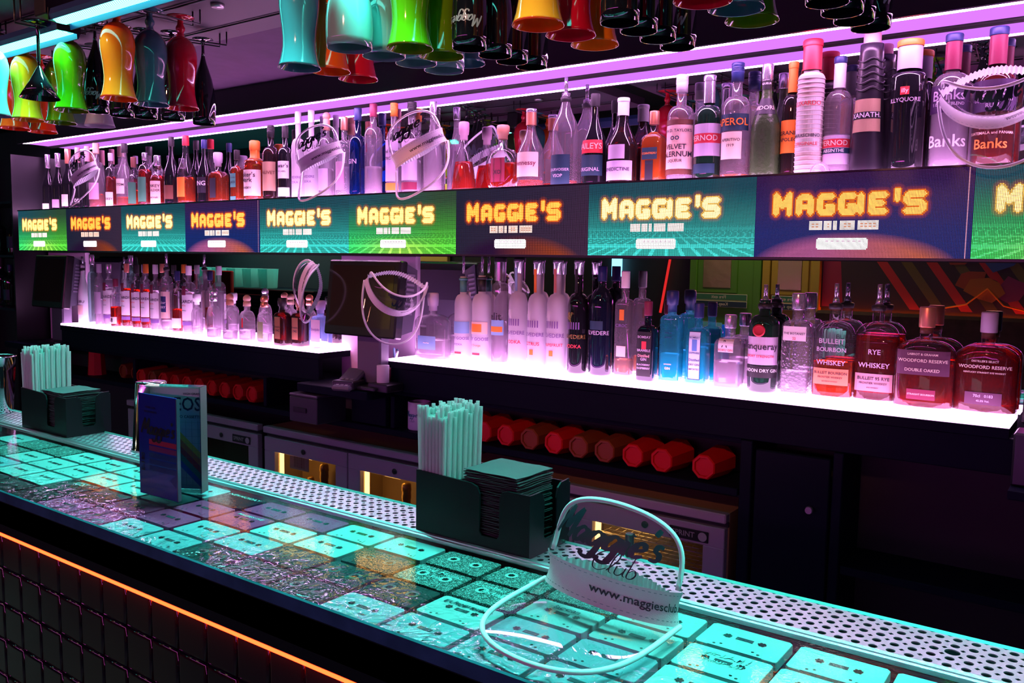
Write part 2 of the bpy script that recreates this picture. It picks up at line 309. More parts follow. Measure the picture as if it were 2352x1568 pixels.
BOTTLES = [
 ('u', 'champagne bottle with silver foil at the far left end of the top shelf', -3.2338, 1.205, 0.0283, 0.282, 'champ', 'black', 0, 0, ('cyl', 'silver'), [(0.02, 0.14, 0.7, 'cream', [])]),
 ('u', 'dark champagne bottle with crumpled silver foil, second from the left end of the top shelf', -3.1334, 1.205, 0.03, 0.2823, 'champ', 'black', 0, 0, ('cyl', 'silver'), [(0.06, 0.2, 0.7, 'mauve', [])]),
 ('u', 'champagne bottle with rose gold foil, red collar and small white label', -3.0361, 1.205, 0.0317, 0.2971, 'champ', 'black', 0, 0, ('cyl', 'copper'), [(0.07, 0.26, 0.6, 'cream', [('2.02', 0.4, 0.35, 'white')])]),
 ('u', 'champagne bottle with pink foil and chalk numbers, behind the left end visor', -2.9443, 1.205, 0.0282, 0.2974, 'champ', 'black', 0, 0, ('cyl', 'pink'), [(0.1, 0.2, 0.8, 'black', [('012 08', 0.5, 0.8, 'white')])]),
 ('u', 'champagne bottle with wide pale pink foil, touching the leftmost visor', -2.8564, 1.205, 0.0278, 0.2978, 'champ', 'black', 0, 0, ('cyl', 'pink'), []),
 ('u', 'clear bottle with a cork stopper behind the leftmost visor', -2.7767, 1.205, 0.0346, 0.3066, 'std', 'clear', 'amber', 0.3, ('cyl', 'cork'), [(0.15, 0.4, 0.8, 'mauve', [])]),
 ('u', 'slim amber bottle with lilac cap and a small cream label low down', -2.6515, 1.205, 0.025, 0.2531, 'tall', 'clear', 'red', 0.7, ('cyl', 'lilac'), [(0.05, 0.3, 0.8, 'cream', [('WHISKEY', 0.5, 0.2, 'ink')])]),
 ('u', 'sloping clear bottle with dark collar and an amber remainder', -2.537, 1.205, 0.0364, 0.2885, 'slope', 'clear', 'amber', 0.2, ('cyl', 'black'), [(0.22, 0.45, 0.6, 'cream', [('OLD TOM', 0.6, 0.3, 'ink')])]),
 ('u', 'short bottle with a brown cap and green and orange label', -2.4657, 1.205, 0.0243, 0.2246, 'small', 'clear', 'amber', 0.5, ('cyl', 'brown'), [(0.08, 0.5, 0.85, 'green', [])]),
 ('u', 'round amber bottle with a green horse label and silver collar', -2.3753, 1.205, 0.0297, 0.2382, 'dome', 'clear', 'red', 0.8, ('cyl', 'silver'), [(0.1, 0.55, 0.7, 'green', [])]),
 ('u', 'squat dark amber bottle with a cream label', -2.2788, 1.205, 0.0302, 0.2203, 'small', 'clear', 'red', 0.85, ('cyl', 'silver'), [(0.04, 0.5, 0.85, 'peach', [('MONKEY', 0.78, 0.17, 'ink'), ('SHOULDER', 0.6, 0.17, 'ink'), ('blended malt', 0.3, 0.09, 'ink')])]),
 ('u', 'tall black topped bottle holding a little orange spirit', -2.1722, 1.205, 0.0316, 0.2914, 'slope', 'black', 0, 0, ('cyl', 'black'), [(0.1, 0.3, 0.7, 'brown', [])]),
 ('u', 'tall clear bottle with red cap, half full of amber', -2.0688, 1.205, 0.0366, 0.2894, 'slope', 'clear', 'amber', 0.48, ('cyl', 'redcap'), [(0.12, 0.4, 0.5, 'orange', [])]),
 ('u', 'black bottle with navy cap and a dark label', -1.9411, 1.205, 0.0286, 0.2644, 'slope', 'black', 0, 0, ('cyl', 'navy'), [(0.18, 0.42, 0.7, 'ink', [('KING', 0.6, 0.4, 'white')])]),
 ('u', 'squat square decanter of amber whiskey with a dark oval label', -1.8494, 1.205, 0.0456, 0.207, 'squat', 'clear', 'amber', 0.9, ('flat', 'lilac'), [(0.12, 0.5, 0.45, 'ink', [])]),
 ('u', 'square shouldered amber bottle with green label', -1.7269, 1.205, 0.0258, 0.2089, 'sq', 'clear', 'amber', 0.95, ('cyl', 'black'), [(0.3, 0.56, 0.7, 'teal', [('GENTLEMAN', 0.7, 0.26, 'ink'), ('JACK', 0.35, 0.26, 'ink')]), (0.03, 0.13, 0.7, 'teal', [])]),
 ('u', 'bottle dipped in orange wax with a cream label and a dark red liquid', -1.6155, 1.205, 0.0423, 0.2376, 'std', 'clear', 'amber', 0.9, ('wax', 'orange'), [(0.1, 0.52, 0.9, 'cream', [("Maker's", 0.8, 0.2, 'ink'), ('Mark', 0.6, 0.2, 'ink'), ('WHISKY', 0.3, 0.1, 'ink')])]),
 ('u', 'tall dark whisky bottle with ringed black cap and a tan label', -1.5191, 1.205, 0.0316, 0.2878, 'std', 'brown', 'red', 0.9, ('ring', 'black'), [(0.14, 0.52, 0.9, 'tan', [('GLENLIVET', 0.62, 0.13, 'brown')])]),
 ('u', 'slim black whisky bottle with white label', -1.4358, 1.205, 0.0271, 0.279, 'std', 'black', 0, 0, ('cyl', 'black'), [(0.3, 0.53, 0.85, 'white', [("Dewar's", 0.72, 0.25, 'ink'), ('WHITE LABEL', 0.4, 0.1, 'ink')]), (0.06, 0.18, 0.9, 'white', [])]),
 ('u', 'frosted vodka bottle with a white bare tree print, left one of the top shelf pair', -1.3625, 1.205, 0.0251, 0.3258, 'vod', 'frost', 0, 0, ('cyl', 'white'), [(0.16, 0.3, 0.8, 'none', [('BELVEDERE', 0.7, 0.28, 'violet'), ('VODKA', 0.3, 0.2, 'violet')])]),
 ('u', 'frosted vodka bottle with a white bare tree print, right one of the top shelf pair', -1.2899, 1.205, 0.0256, 0.3244, 'vod', 'frost', 0, 0, ('cyl', 'white'), [(0.16, 0.3, 0.8, 'none', [('BELVEDERE', 0.7, 0.28, 'violet'), ('VODKA', 0.3, 0.2, 'violet')])]),
 ('u', 'clear tequila bottle with a round wooden stopper behind the middle visor', -1.2089, 1.205, 0.0291, 0.3103, 'std', 'clear', 'water', 0.45, ('ball', 'wood'), [(0.1, 0.35, 0.6, 'lilac', [])]),
 ('u', 'textured clear bottle with pink capsule behind the middle visor', -1.1178, 1.205, 0.0294, 0.2857, 'std', 'clear', 'water', 0.5, ('cyl', 'copper'), [(0.1, 0.45, 0.5, 'mauve', [])]),
 ('u', 'deep blue gin bottle with a dark blue neck', -1.0497, 1.205, 0.0305, 0.3097, 'vod', 'blue', 0, 0, ('cyl', 'navy'), [(0.35, 0.45, 0.7, 'none', [('GIN', 0.5, 0.6, 'lilac')])]),
 ('u', 'clear vodka bottle with maroon cap and vertical lettering up the side', -0.9744, 1.205, 0.0308, 0.3175, 'tall', 'clear', 'water', 0.4, ('cyl', 'maroon'), [(0.3, 0.75, 0.1, 'none', [('IMPERIA|v', 0.5, 0.5, 'maroon')])]),
 ('u', 'clear vodka bottle with orange cap and a fruit printed label', -0.8766, 1.205, 0.028, 0.3106, 'vod', 'clear', 'water', 0.5, ('ring', 'orange'), [(0.16, 0.6, 0.8, 'lilac', [('Ketel One', 0.72, 0.17, 'ink'), ('CITROEN', 0.55, 0.08, 'ink')]), (0.06, 0.14, 0.8, 'orange', [])]),
 ('u', 'clear vodka bottle with black ringed cap behind the large middle visor', -0.7956, 1.205, 0.0334, 0.3065, 'vod', 'clear', 'water', 0.5, ('ring', 'black'), [(0.16, 0.6, 0.8, 'lilac', [('Ketel One', 0.66, 0.17, 'ink')]), (0.06, 0.14, 0.8, 'maroon', [])]),
 ('u', 'tall clear vodka bottle with a silver cap', -0.7028, 1.205, 0.0313, 0.2992, 'slope', 'clear', 'water', 0.7, ('cyl', 'silver'), [(0.42, 0.6, 0.8, 'none', [('FINLANDIA', 0.5, 0.4, 'violet')])]),
 ('u', 'bell shaped cognac decanter of deep red amber with a mauve stopper', -0.5736, 1.205, 0.0454, 0.224, 'gourd', 'clear', 'cognac', 0.62, ('flat', 'mauve'), []),
 ('u', 'round ribbed cognac decanter with a dark medallion and wood stopper', -0.4192, 1.205, 0.0616, 0.2018, 'fan', 'clear', 'cognac', 0.6, ('flat', 'wood'), [(0.14, 0.5, 0.45, 'maroon', [('XO', 0.4, 0.2, 'ink')])]),
 ('u', 'cognac bottle with long copper capsule and a cream vine label', -0.3149, 1.205, 0.0406, 0.2408, 'slope', 'clear', 'amber', 0.14, ('long', 'copper'), [(0.16, 0.46, 0.75, 'cream', [('Hennessy', 0.55, 0.22, 'maroon')])]),
 ('u', 'clear decanter with steel pourer and a dark shield label', -0.1942, 1.205, 0.0395, 0.3203, 'tulip', 'clear', 'amber', 0.08, ('pour', 'steel'), [(0.03, 0.3, 0.6, 'petrol', [('COURVOISIER', 0.5, 0.12, 'lilac'), ('VSOP', 0.3, 0.12, 'lilac')])]),
 ('u', 'dark cream liqueur bottle with a red banner and misty picture', -0.0951, 1.205, 0.0348, 0.2635, 'slope', 'black', 0, 0, ('cyl', 'black'), [(0.36, 0.5, 0.8, 'red', [('BAILEYS', 0.5, 0.5, 'cream')]), (0.12, 0.34, 0.8, 'petrol', [('ORIGINAL', 0.3, 0.2, 'lilac')])]),
 ('u', 'dark red liqueur bottle with a white ribbed cap and a wax seal', -0.004, 1.205, 0.0426, 0.2426, 'slope', 'brown', 'red', 0.8, ('long', 'white'), [(0.06, 0.28, 0.75, 'lilac', [('BENEDICTINE', 0.55, 0.2, 'ink')]), (0.3, 0.46, 0.4, 'lilac', [])]),
 ('u', 'square orange liqueur bottle with copper cap and a dark label', 0.092, 1.205, 0.0318, 0.1986, 'sq', 'clear', 'orangeliq', 0.95, ('cyl', 'copper'), [(0.34, 0.5, 0.75, 'petrol', [('COINTREAU', 0.5, 0.42, 'orange')]), (0.05, 0.33, 0.4, 'ink', [('NOIR', 0.85, 0.15, 'petrol')])]),
 ('u', 'clear liqueur bottle with cream label bordered in brown', 0.1704, 1.205, 0.0361, 0.2857, 'std', 'clear', 'water', 0.1, ('ring', 'white'), [(0.13, 0.53, 0.93, 'peach', [("JOHN D. TAYLOR'S", 0.87, 0.075, 'ink'), ('oo', 0.72, 0.16, 'petrol'), ('VELVET', 0.5, 0.13, 'ink'), ('FALERNUM', 0.33, 0.14, 'ink'), ('LIQUEUR', 0.18, 0.07, 'ink')]), (0.08, 0.125, 0.93, 'brown', []), (0.535, 0.58, 0.93, 'brown', [])]),
 ('u', 'dark green bottle with silver cap and a pale label with red band', 0.2485, 1.205, 0.0354, 0.2758, 'std', 'green', 0, 0, ('long', 'silver'), [(0.24, 0.54, 0.9, 'lilac', []), (0.36, 0.45, 0.93, 'red', [('PERNOD', 0.5, 0.65, 'cream')]), (0.08, 0.17, 0.6, 'petrol', [])]),
 ('u', 'clear aperitif bottle with blue banner and an orange remainder', 0.3232, 1.205, 0.037, 0.2984, 'std', 'clear', 'orangeliq', 0.07, ('ring', 'navy'), [(0.42, 0.56, 0.85, 'petrol', [('APEROL', 0.5, 0.55, 'orange')]), (0.18, 0.41, 0.5, 'cream', [('APERITIVO', 0.7, 0.12, 'ink'), ('1919', 0.5, 0.12, 'ink')])]),
 ('u', 'dark green textured liqueur bottle with a black neck label', 0.4019, 1.203, 0.0362, 0.286, 'slope', 'midori', 0, 0, ('cyl', 'silver'), [(0.56, 0.7, 0.8, 'ink', [('MIDORI', 0.4, 0.4, 'cream')]), (0.78, 0.9, 0.8, 'black', [('MELON', 0.7, 0.2, 'white'), ('LIQUEUR', 0.4, 0.2, 'white')])]),
 ('u', 'red brown bottle with orange cap and an orange label behind the wicker one', 0.4623, 1.2158, 0.0242, 0.2862, 'std', 'brown', 'red', 0.8, ('long', 'orange'), [(0.22, 0.5, 0.9, 'orange', [('GRAND', 0.6, 0.14, 'ink'), ('NAPOLEON', 0.4, 0.14, 'ink')])]),
 ('u', 'bottle wrapped in woven straw with red cap', 0.5137, 1.193, 0.0311, 0.327, 'cyl', 'wicker', 0, 0, ('long', 'redcap'), [(0.18, 0.58, 0.75, 'paper', [('LUXARDO', 0.88, 0.14, 'redink'), ('MARASCHINO', 0.3, 0.08, 'ink'), ('ORIGINALE', 0.15, 0.07, 'redink')])]),
 ('u', 'clear bottle with white capsule, blue cap', 0.5751, 1.2118, 0.0322, 0.2841, 'std', 'clear', 'water', 0.45, ('long', 'white'), [(0.1, 0.34, 0.85, 'lilac', []), (0.24, 0.31, 0.88, 'red', [('PERNOD', 0.5, 0.7, 'cream')]), (0.19, 0.235, 0.88, 'petrol', [('ABSINTHE', 0.5, 0.7, 'white')])]),
 ('u', 'tapered matt black bottle with carved swirls and a pink cap', 0.6471, 1.2022, 0.0389, 0.3267, 'cone', 'matt', 0, 0, ('cyl', 'pink'), [(0.3, 0.53, 0.7, 'tan', []), (0.39, 0.44, 0.75, 'black', [('XANATH.', 0.5, 0.8, 'white')])]),
 ('u', 'black coffee liqueur bottle with orange tipped lilac cap and red square logo', 0.73, 1.205, 0.038, 0.2994, 'cyl', 'black', 0, 0, ('long', 'lilac'), [(0.58, 0.64, 0.16, 'red', [('illy', 0.5, 0.6, 'white')]), (0.5, 0.57, 0.8, 'none', [('ILLYQUORE', 0.6, 0.5, 'lilac')])]),
 ('u', 'clear rum bottle with navy cap and a purple label behind the right visor', 0.8195, 1.205, 0.0399, 0.301, 'std', 'clear', 'water', 0.7, ('long2', 'navy'), [(0.42, 0.62, 0.85, 'plum', [('Banks', 0.6, 0.4, 'lilac'), ('5 ISLAND BLEND', 0.3, 0.12, 'lilac'), ('RUM', 0.12, 0.12, 'lilac')]), (0.08, 0.3, 0.8, 'none', [('Banks', 0.6, 0.45, 'white')])]),
 ('u', 'amber rum bottle with navy cap and a purple label, far right of the top shelf', 0.9062, 1.205, 0.0417, 0.3031, 'std', 'clear', 'red', 0.92, ('long2', 'navy'), [(0.4, 0.62, 0.85, 'plum', [('Banks', 0.6, 0.4, 'lilac'), ('GOLDEN 7 BLEND', 0.36, 0.12, 'lilac'), ('RUM', 0.18, 0.15, 'lilac')]), (0.12, 0.38, 0.8, 'none', [('TRINIDAD & TOBAGO', 0.8, 0.09, 'peach'), ('BARBADOS,', 0.65, 0.09, 'peach'), ('GUATEMALA and PANAMA', 0.5, 0.09, 'peach'), ('Banks', 0.2, 0.3, 'orange')])]),
 ('l', 'white coconut rum bottle with a palm tree label and steel pourer', -2.847, 1.1613, 0.0238, 0.3191, 'slope', 'white', 0, 0, ('pour', 'steel'), [(0.3, 0.36, 0.8, 'none', [('MALIBU', 0.5, 0.9, 'ink')]), (0.14, 0.28, 0.6, 'peach', [])]),
 ('l', 'pale green bottle with vertical black lettering', -2.7765, 1.1687, 0.0205, 0.3284, 'tall', 'palegreen', 0, 0, ('cyl', 'silver'), [(0.2, 0.7, 0.15, 'none', [('LEBLON|v', 0.5, 0.5, 'ink')])]),
 ('l', 'clear rum bottle with a curved white label beside the green one', -2.687, 1.1538, 0.0218, 0.2859, 'dome', 'clear', 'water', 0.5, ('cyl', 'lilac'), [(0.2, 0.55, 0.8, 'lilac', [])]),
 ('l', 'clear white rum bottle with silver cap, first of the bat label row', -2.6421, 1.1754, 0.0267, 0.2874, 'tall', 'clear', 'water', 0.75, ('cyl', 'silver'), [(0.2, 0.58, 0.93, 'white', [('BACARDI', 0.72, 0.15, 'ink'), ('CARTA', 0.57, 0.06, 'red'), ('~~~', 0.38, 0.12, 'green')]), (0.57, 0.7, 0.3, 'maroon', []), (0.13, 0.185, 0.93, 'violet', [])]),
 ('l', 'half empty dark rum bottle with a dark red stopper and small label', -2.553, 1.1562, 0.0247, 0.2209, 'std', 'clear', 'red', 0.55, ('cyl', 'maroon'), [(0.08, 0.22, 0.7, 'cream', [('-8', 0.5, 0.7, 'ink')])]),
 ('l', 'dark red rum bottle with copper cap and bat label', -2.4958, 1.1769, 0.0246, 0.2906, 'tall', 'clear', 'red', 0.75, ('cyl', 'copper'), [(0.2, 0.58, 0.93, 'white', [('BACARDI', 0.72, 0.15, 'ink'), ('CARTA', 0.57, 0.06, 'red'), ('~~~', 0.38, 0.12, 'green')]), (0.57, 0.7, 0.3, 'maroon', []), (0.13, 0.185, 0.93, 'violet', [])]),
 ('l', 'dark red rum bottle with black cap and bat label', -2.4091, 1.1734, 0.0233, 0.2867, 'tall', 'clear', 'red', 0.75, ('cyl', 'black'), [(0.2, 0.58, 0.93, 'white', [('BACARDI', 0.72, 0.15, 'ink'), ('CARTA', 0.57, 0.06, 'red'), ('~~~', 0.38, 0.12, 'green')]), (0.57, 0.7, 0.3, 'maroon', []), (0.13, 0.185, 0.93, 'violet', [])]),
 ('l', 'amber rum bottle with orange cap and bat label', -2.3316, 1.1713, 0.023, 0.2908, 'tall', 'clear', 'red', 0.75, ('cyl', 'orange'), [(0.2, 0.58, 0.93, 'white', [('BACARDI', 0.72, 0.15, 'ink'), ('CARTA', 0.57, 0.06, 'red'), ('~~~', 0.38, 0.12, 'green')]), (0.57, 0.7, 0.3, 'maroon', []), (0.13, 0.185, 0.93, 'violet', [])]),
 ('l', 'clear rum bottle with white cap and bat label, beside the orange capped one', -2.2449, 1.1631, 0.0236, 0.2889, 'tall', 'clear', 'water', 0.75, ('cyl', 'white'), [(0.2, 0.58, 0.93, 'white', [('BACARDI', 0.72, 0.15, 'ink'), ('CARTA', 0.57, 0.06, 'red'), ('~~~', 0.38, 0.12, 'green')]), (0.57, 0.7, 0.3, 'maroon', []), (0.13, 0.185, 0.93, 'violet', [])]),
 ('l', 'clear rum bottle with steel pourer and a round navy label', -2.1754, 1.1724, 0.0253, 0.3363, 'std', 'clear', 'water', 0.2, ('pour', 'steel'), [(0.18, 0.52, 0.9, 'peach', []), (0.26, 0.46, 0.5, 'navy', [('Sailor', 0.6, 0.3, 'white'), ('JERRY', 0.3, 0.2, 'white')])]),
 ('l', 'dark amber rum bottle with navy cap and plain white label low down', -2.1168, 1.185, 0.0251, 0.2643, 'std', 'clear', 'red', 0.5, ('cyl', 'navy'), [(0.08, 0.24, 0.93, 'white', [])]),
 ('l', 'larger clear rum bottle with white cap, rightmost of the bat label row', -2.0444, 1.1915, 0.0285, 0.2876, 'tall', 'clear', 'water', 0.75, ('cyl', 'white'), [(0.2, 0.58, 0.93, 'white', [('BACARDI', 0.72, 0.15, 'ink'), ('CARTA', 0.57, 0.06, 'red'), ('~~~', 0.38, 0.12, 'green')]), (0.57, 0.7, 0.3, 'maroon', []), (0.13, 0.185, 0.93, 'violet', [])]),
 ('l', 'small clear tequila bottle with a white stopper and dark collar', -1.9658, 1.1754, 0.0235, 0.1734, 'small', 'clear', 'water', 0.3, ('flat', 'white'), []),
 ('l', 'squat tequila bottle with a chrome ball stopper, leftmost of the ball stoppers', -1.7997, 1.1384, 0.033, 0.1977, 'pat', 'clear', 'water', 0.3, ('ball', 'chrome'), [(0.12, 0.42, 0.3, 'none', [('PATRON', 0.5, 0.3, 'violet')])]),
 ('l', 'squat tequila bottle with a wooden ball stopper and a pale gold remainder', -1.684, 1.1309, 0.0337, 0.1838, 'pat', 'clear', 'water', 0.3, ('ball', 'wood'), [(0.12, 0.42, 0.3, 'none', [('PATRON', 0.5, 0.3, 'violet')])]),
 ('l', 'squat tequila bottle with a cork ball stopper and a red ribbon', -1.6126, 1.1572, 0.0365, 0.1806, 'pat', 'clear', 'water', 0.35, ('ball', 'cork'), [(0.12, 0.42, 0.3, 'none', [('PATRON', 0.5, 0.3, 'violet')]), (0.3, 0.5, 0.12, 'redcap', [])]),
 ('l', 'squat tequila bottle with ball stopper and a green printed label', -1.5029, 1.1539, 0.0339, 0.182, 'pat', 'clear', 'water', 0.3, ('ball', 'copper'), [(0.12, 0.42, 0.3, 'none', [('PATRON', 0.5, 0.3, 'violet')]), (0.1, 0.45, 0.5, 'sage', [])]),
 ('l', 'dark brown tequila bottle with a black stopper, left of its twin', -1.3928, 1.1488, 0.0294, 0.177, 'sq', 'brown', 'red', 0.9, ('flat', 'black'), [(0.14, 0.6, 0.55, 'copper', [('DonJulio', 0.55, 0.16, 'ink'), ('1942', 0.38, 0.12, 'ink')])]),
 ('l', 'dark brown tequila bottle with a copper stopper, right of its twin', -1.3233, 1.1746, 0.0317, 0.1757, 'sq', 'brown', 'red', 0.9, ('flat', 'copper'), [(0.14, 0.6, 0.55, 'copper', [('DonJulio', 0.55, 0.16, 'ink'), ('1942', 0.38, 0.12, 'ink')])]),
 ('l', 'pale blue tinted wide tequila bottle partly hidden by the left end of the monitor', -1.2106, 1.1735, 0.0501, 0.1736, 'flask', 'paleblue', 0, 0, ('flat', 'lilac'), [(0.14, 0.6, 0.5, 'lilac', [('DonJulio', 0.55, 0.16, 'violet')])]),
 ('l', 'broad rounded clear bottle with a flat glass stopper, left end of the right shelf', -0.6771, 1.1813, 0.0665, 0.2196, 'flask', 'clear', 'water', 0.42, ('flat', 'lilac'), [(0.16, 0.36, 0.6, 'skyblue', [('~~', 0.5, 0.4, 'white')])]),
 ('l', 'frosted vodka bottle with teal neck and flying geese', -0.564, 1.1984, 0.0281, 0.3122, 'vod', 'frost', 0, 0, ('pour2', 'teal'), [(0.2, 0.28, 0.93, 'none', [('GREY GOOSE', 0.6, 0.5, 'violet')]), (0.17, 0.2, 0.6, 'none', [('VODKA', 0.5, 0.8, 'violet')]), (0.09, 0.11, 0.3, 'red', []), (0.3, 0.42, 0.9, 'skyblue', [])]),
 ('l', 'frosted vodka bottle with black neck and an orange picture', -0.4935, 1.2051, 0.0312, 0.3174, 'vod', 'frost', 0, 0, ('pour2', 'black'), [(0.2, 0.28, 0.93, 'none', [('GREY GOOSE', 0.6, 0.5, 'violet')]), (0.17, 0.2, 0.6, 'none', [("L'Orange", 0.5, 0.8, 'orange')]), (0.09, 0.11, 0.3, 'red', []), (0.3, 0.42, 0.8, 'peach', []), (0.32, 0.4, 0.4, 'orange', [])]),
 ('l', 'tall clear vodka bottle with a dark angled collar', -0.428, 1.2132, 0.026, 0.3386, 'cyl', 'clear', 'water', 0.5, ('long', 'steel'), [(0.4, 0.5, 0.7, 'none', [('elit', 0.5, 0.8, 'ink')]), (0.28, 0.42, 0.7, 'skyblue', []), (0.31, 0.36, 0.6, 'orange', [])]),
 ('l', 'frosted vodka bottle with bare tree print and blue neck seal', -0.3515, 1.2042, 0.0289, 0.3312, 'vod', 'frost', 0, 0, ('seal', 'skyblue'), [(0.26, 0.36, 0.9, 'none', [('BELVEDERE', 0.65, 0.42, 'violet')]), (0.22, 0.26, 0.8, 'none', [('VODKA', 0.5, 0.9, 'red')]), (0.38, 0.46, 0.7, 'none', [('IIIIII', 0.5, 0.9, 'violet')]), (0.14, 0.19, 0.14, 'none', [])]),
 ('l', 'frosted vodka bottle with bare tree print, orange neck seal and citrus print', -0.2759, 1.197, 0.029, 0.328, 'vod', 'frost', 0, 0, ('seal', 'orange'), [(0.26, 0.36, 0.9, 'none', [('BELVEDERE', 0.65, 0.42, 'violet')]), (0.22, 0.26, 0.8, 'none', [('CITRUS', 0.5, 0.9, 'red')]), (0.38, 0.46, 0.7, 'none', [('IIIIII', 0.5, 0.9, 'violet')]), (0.14, 0.19, 0.14, 'orange', [])]),
 ('l', 'frosted vodka bottle with bare tree print, copper neck seal and grapefruit print', -0.2096, 1.2049, 0.0306, 0.3302, 'vod', 'frost', 0, 0, ('seal', 'copper'), [(0.26, 0.36, 0.9, 'none', [('BELVEDERE', 0.65, 0.42, 'violet')]), (0.22, 0.26, 0.8, 'none', [('GRAPEFRUIT', 0.5, 0.9, 'red')]), (0.38, 0.46, 0.7, 'none', [('IIIIII', 0.5, 0.9, 'violet')]), (0.14, 0.19, 0.14, 'orange', [])]),
 ('l', 'black vodka bottle with a gold bare tree print and white outlined neck seal', -0.1415, 1.2142, 0.0309, 0.331, 'vod', 'black', 0, 0, ('seal', 'black'), [(0.26, 0.36, 0.9, 'none', [('BELVEDERE', 0.65, 0.42, 'gold')]), (0.22, 0.26, 0.8, 'none', [('VODKA', 0.5, 0.9, 'red')]), (0.38, 0.46, 0.7, 'none', [('IIIIII', 0.5, 0.9, 'violet')]), (0.14, 0.19, 0.14, 'none', [])]),
 ('l', 'wide domed blue black vodka bottle with a silver tree print', -0.0685, 1.2241, 0.0349, 0.3157, 'dome', 'ink', 0, 0, ('cyl', 'navy'), [(0.36, 0.42, 0.8, 'none', [('BELVEDERE', 0.5, 0.7, 'lilac')]), (0.42, 0.5, 0.4, 'petrol', [])]),
 ('l', 'clear vodka bottle with white cap and a round orange neck seal', 0.0137, 1.2126, 0.0259, 0.3034, 'rect', 'clear', 'peachliq', 0.22, ('cyl', 'white'), [(0.54, 0.64, 0.3, 'orange', []), (0.46, 0.52, 0.8, 'none', [('CIROC', 0.5, 0.8, 'violet')]), (0.2, 0.3, 0.6, 'peach', [])]),
 ('l', 'black gin bottle with maroon cap and berry coloured label', 0.0926, 1.2018, 0.0265, 0.2206, 'sq', 'ink', 0, 0, ('cyl', 'maroon'), [(0.06, 0.62, 0.85, 'black', [('BOMBAY', 0.88, 0.11, 'lilac'), ('BRAMBLE', 0.58, 0.11, 'lilac'), ('Distilled', 0.46, 0.07, 'pink'), ('GIN', 0.38, 0.07, 'lilac'), ('BLACKBERRY', 0.26, 0.07, 'lilac'), ('RASPBERRY', 0.18, 0.07, 'lilac')]), (0.4, 0.5, 0.28, 'red', [])]),
 ('l', 'fluted turquoise gin bottle with wide blue stopper', 0.1622, 1.2074, 0.0292, 0.2528, 'rect', 'aqua', 'aqualiq', 0.4, ('flat', 'navy'), [(0.46, 0.58, 0.4, 'none', [('STAR OF', 0.7, 0.35, 'navy'), ('BOMBAY', 0.3, 0.35, 'navy')]), (0.1, 0.25, 0.4, 'none', [('LONDON', 0.7, 0.2, 'white'), ('GIN', 0.4, 0.2, 'white')])]),
 ('l', 'pale turquoise gin bottle with navy cap and white label edged in navy', 0.2349, 1.2203, 0.0299, 0.221, 'sq', 'aqua', 'aqualiq', 0.62, ('cyl', 'navy'), [(0.07, 0.66, 0.6, 'navy', []), (0.08, 0.65, 0.55, 'skypale', [('BOMBAY', 0.88, 0.1, 'navy'), ('SAPPHIRE', 0.55, 0.1, 'navy'), ('Distilled', 0.4, 0.07, 'navy'), ('DRY GIN', 0.3, 0.08, 'ink'), ('IMPORTED', 0.2, 0.05, 'ink')]), (0.42, 0.56, 0.25, 'blueprint', [])]),
 ('l', 'hexagonal clear gin bottle with black brush strokes on a white label', 0.327, 1.2121, 0.0361, 0.1941, 'sq', 'clear', 'water', 0.5, ('cyl', 'silver'), [(0.5, 0.68, 0.6, 'white', [('ROKU GIN', 0.15, 0.25, 'redink'), ('/\\ ', 0.6, 0.6, 'ink')])]),
 ('l', 'dark green gin bottle with steel pourer and a red wax seal', 0.4144, 1.2208, 0.0382, 0.2751, 'std', 'green', 0, 0, ('pour', 'steel'), [(0.26, 0.52, 0.9, 'lilac', [('Tanqueray', 0.65, 0.28, 'ink'), ('EXPORT STRENGTH', 0.3, 0.1, 'red')]), (0.14, 0.25, 0.9, 'black', [('LONDON DRY GIN', 0.6, 0.35, 'white')]), (0.52, 0.64, 0.25, 'seal', [])]),
 ('l', 'clear dimpled gin bottle with a silver stopper and paper label', 0.5005, 1.2175, 0.0353, 0.2558, 'rect', 'clear', 'water', 0.3, ('cyl', 'silver'), [(0.54, 0.68, 0.85, 'white', [('THE BOTANIST', 0.5, 0.3, 'ink'), ('22', 0.15, 0.2, 'red')])]),
 ('l', 'flask shaped bourbon bottle with pourer, half full, orange label', 0.5923, 1.2126, 0.0483, 0.2833, 'flask', 'clear', 'amber', 0.45, ('pour', 'steel'), [(0.13, 0.27, 0.9, 'orangelabel', [('BULLEIT BOURBON', 0.72, 0.2, 'ink'), ('FRONTIER WHISKEY', 0.45, 0.13, 'ink'), ('BOURBON WHISKEY', 0.2, 0.08, 'ink')]), (0.3, 0.54, 0.8, 'none', [('BULLEIT', 0.85, 0.2, 'lilac'), ('BOURBON', 0.55, 0.2, 'lilac'), ('WHISKEY', 0.08, 0.2, 'lilac')])]),
 ('l', 'flask shaped rye bottle with pourer, nearly full, pink label', 0.6882, 1.2274, 0.0496, 0.2831, 'flask', 'clear', 'red', 0.78, ('pour', 'steel'), [(0.1, 0.25, 0.9, 'mauvelabel', [('BULLEIT 95 RYE', 0.72, 0.2, 'ink'), ('FRONTIER WHISKEY', 0.45, 0.13, 'ink'), ('RYE WHISKEY', 0.2, 0.08, 'ink')]), (0.3, 0.54, 0.8, 'none', [('RYE', 0.55, 0.2, 'lilac'), ('WHISKEY', 0.08, 0.2, 'lilac')])]),
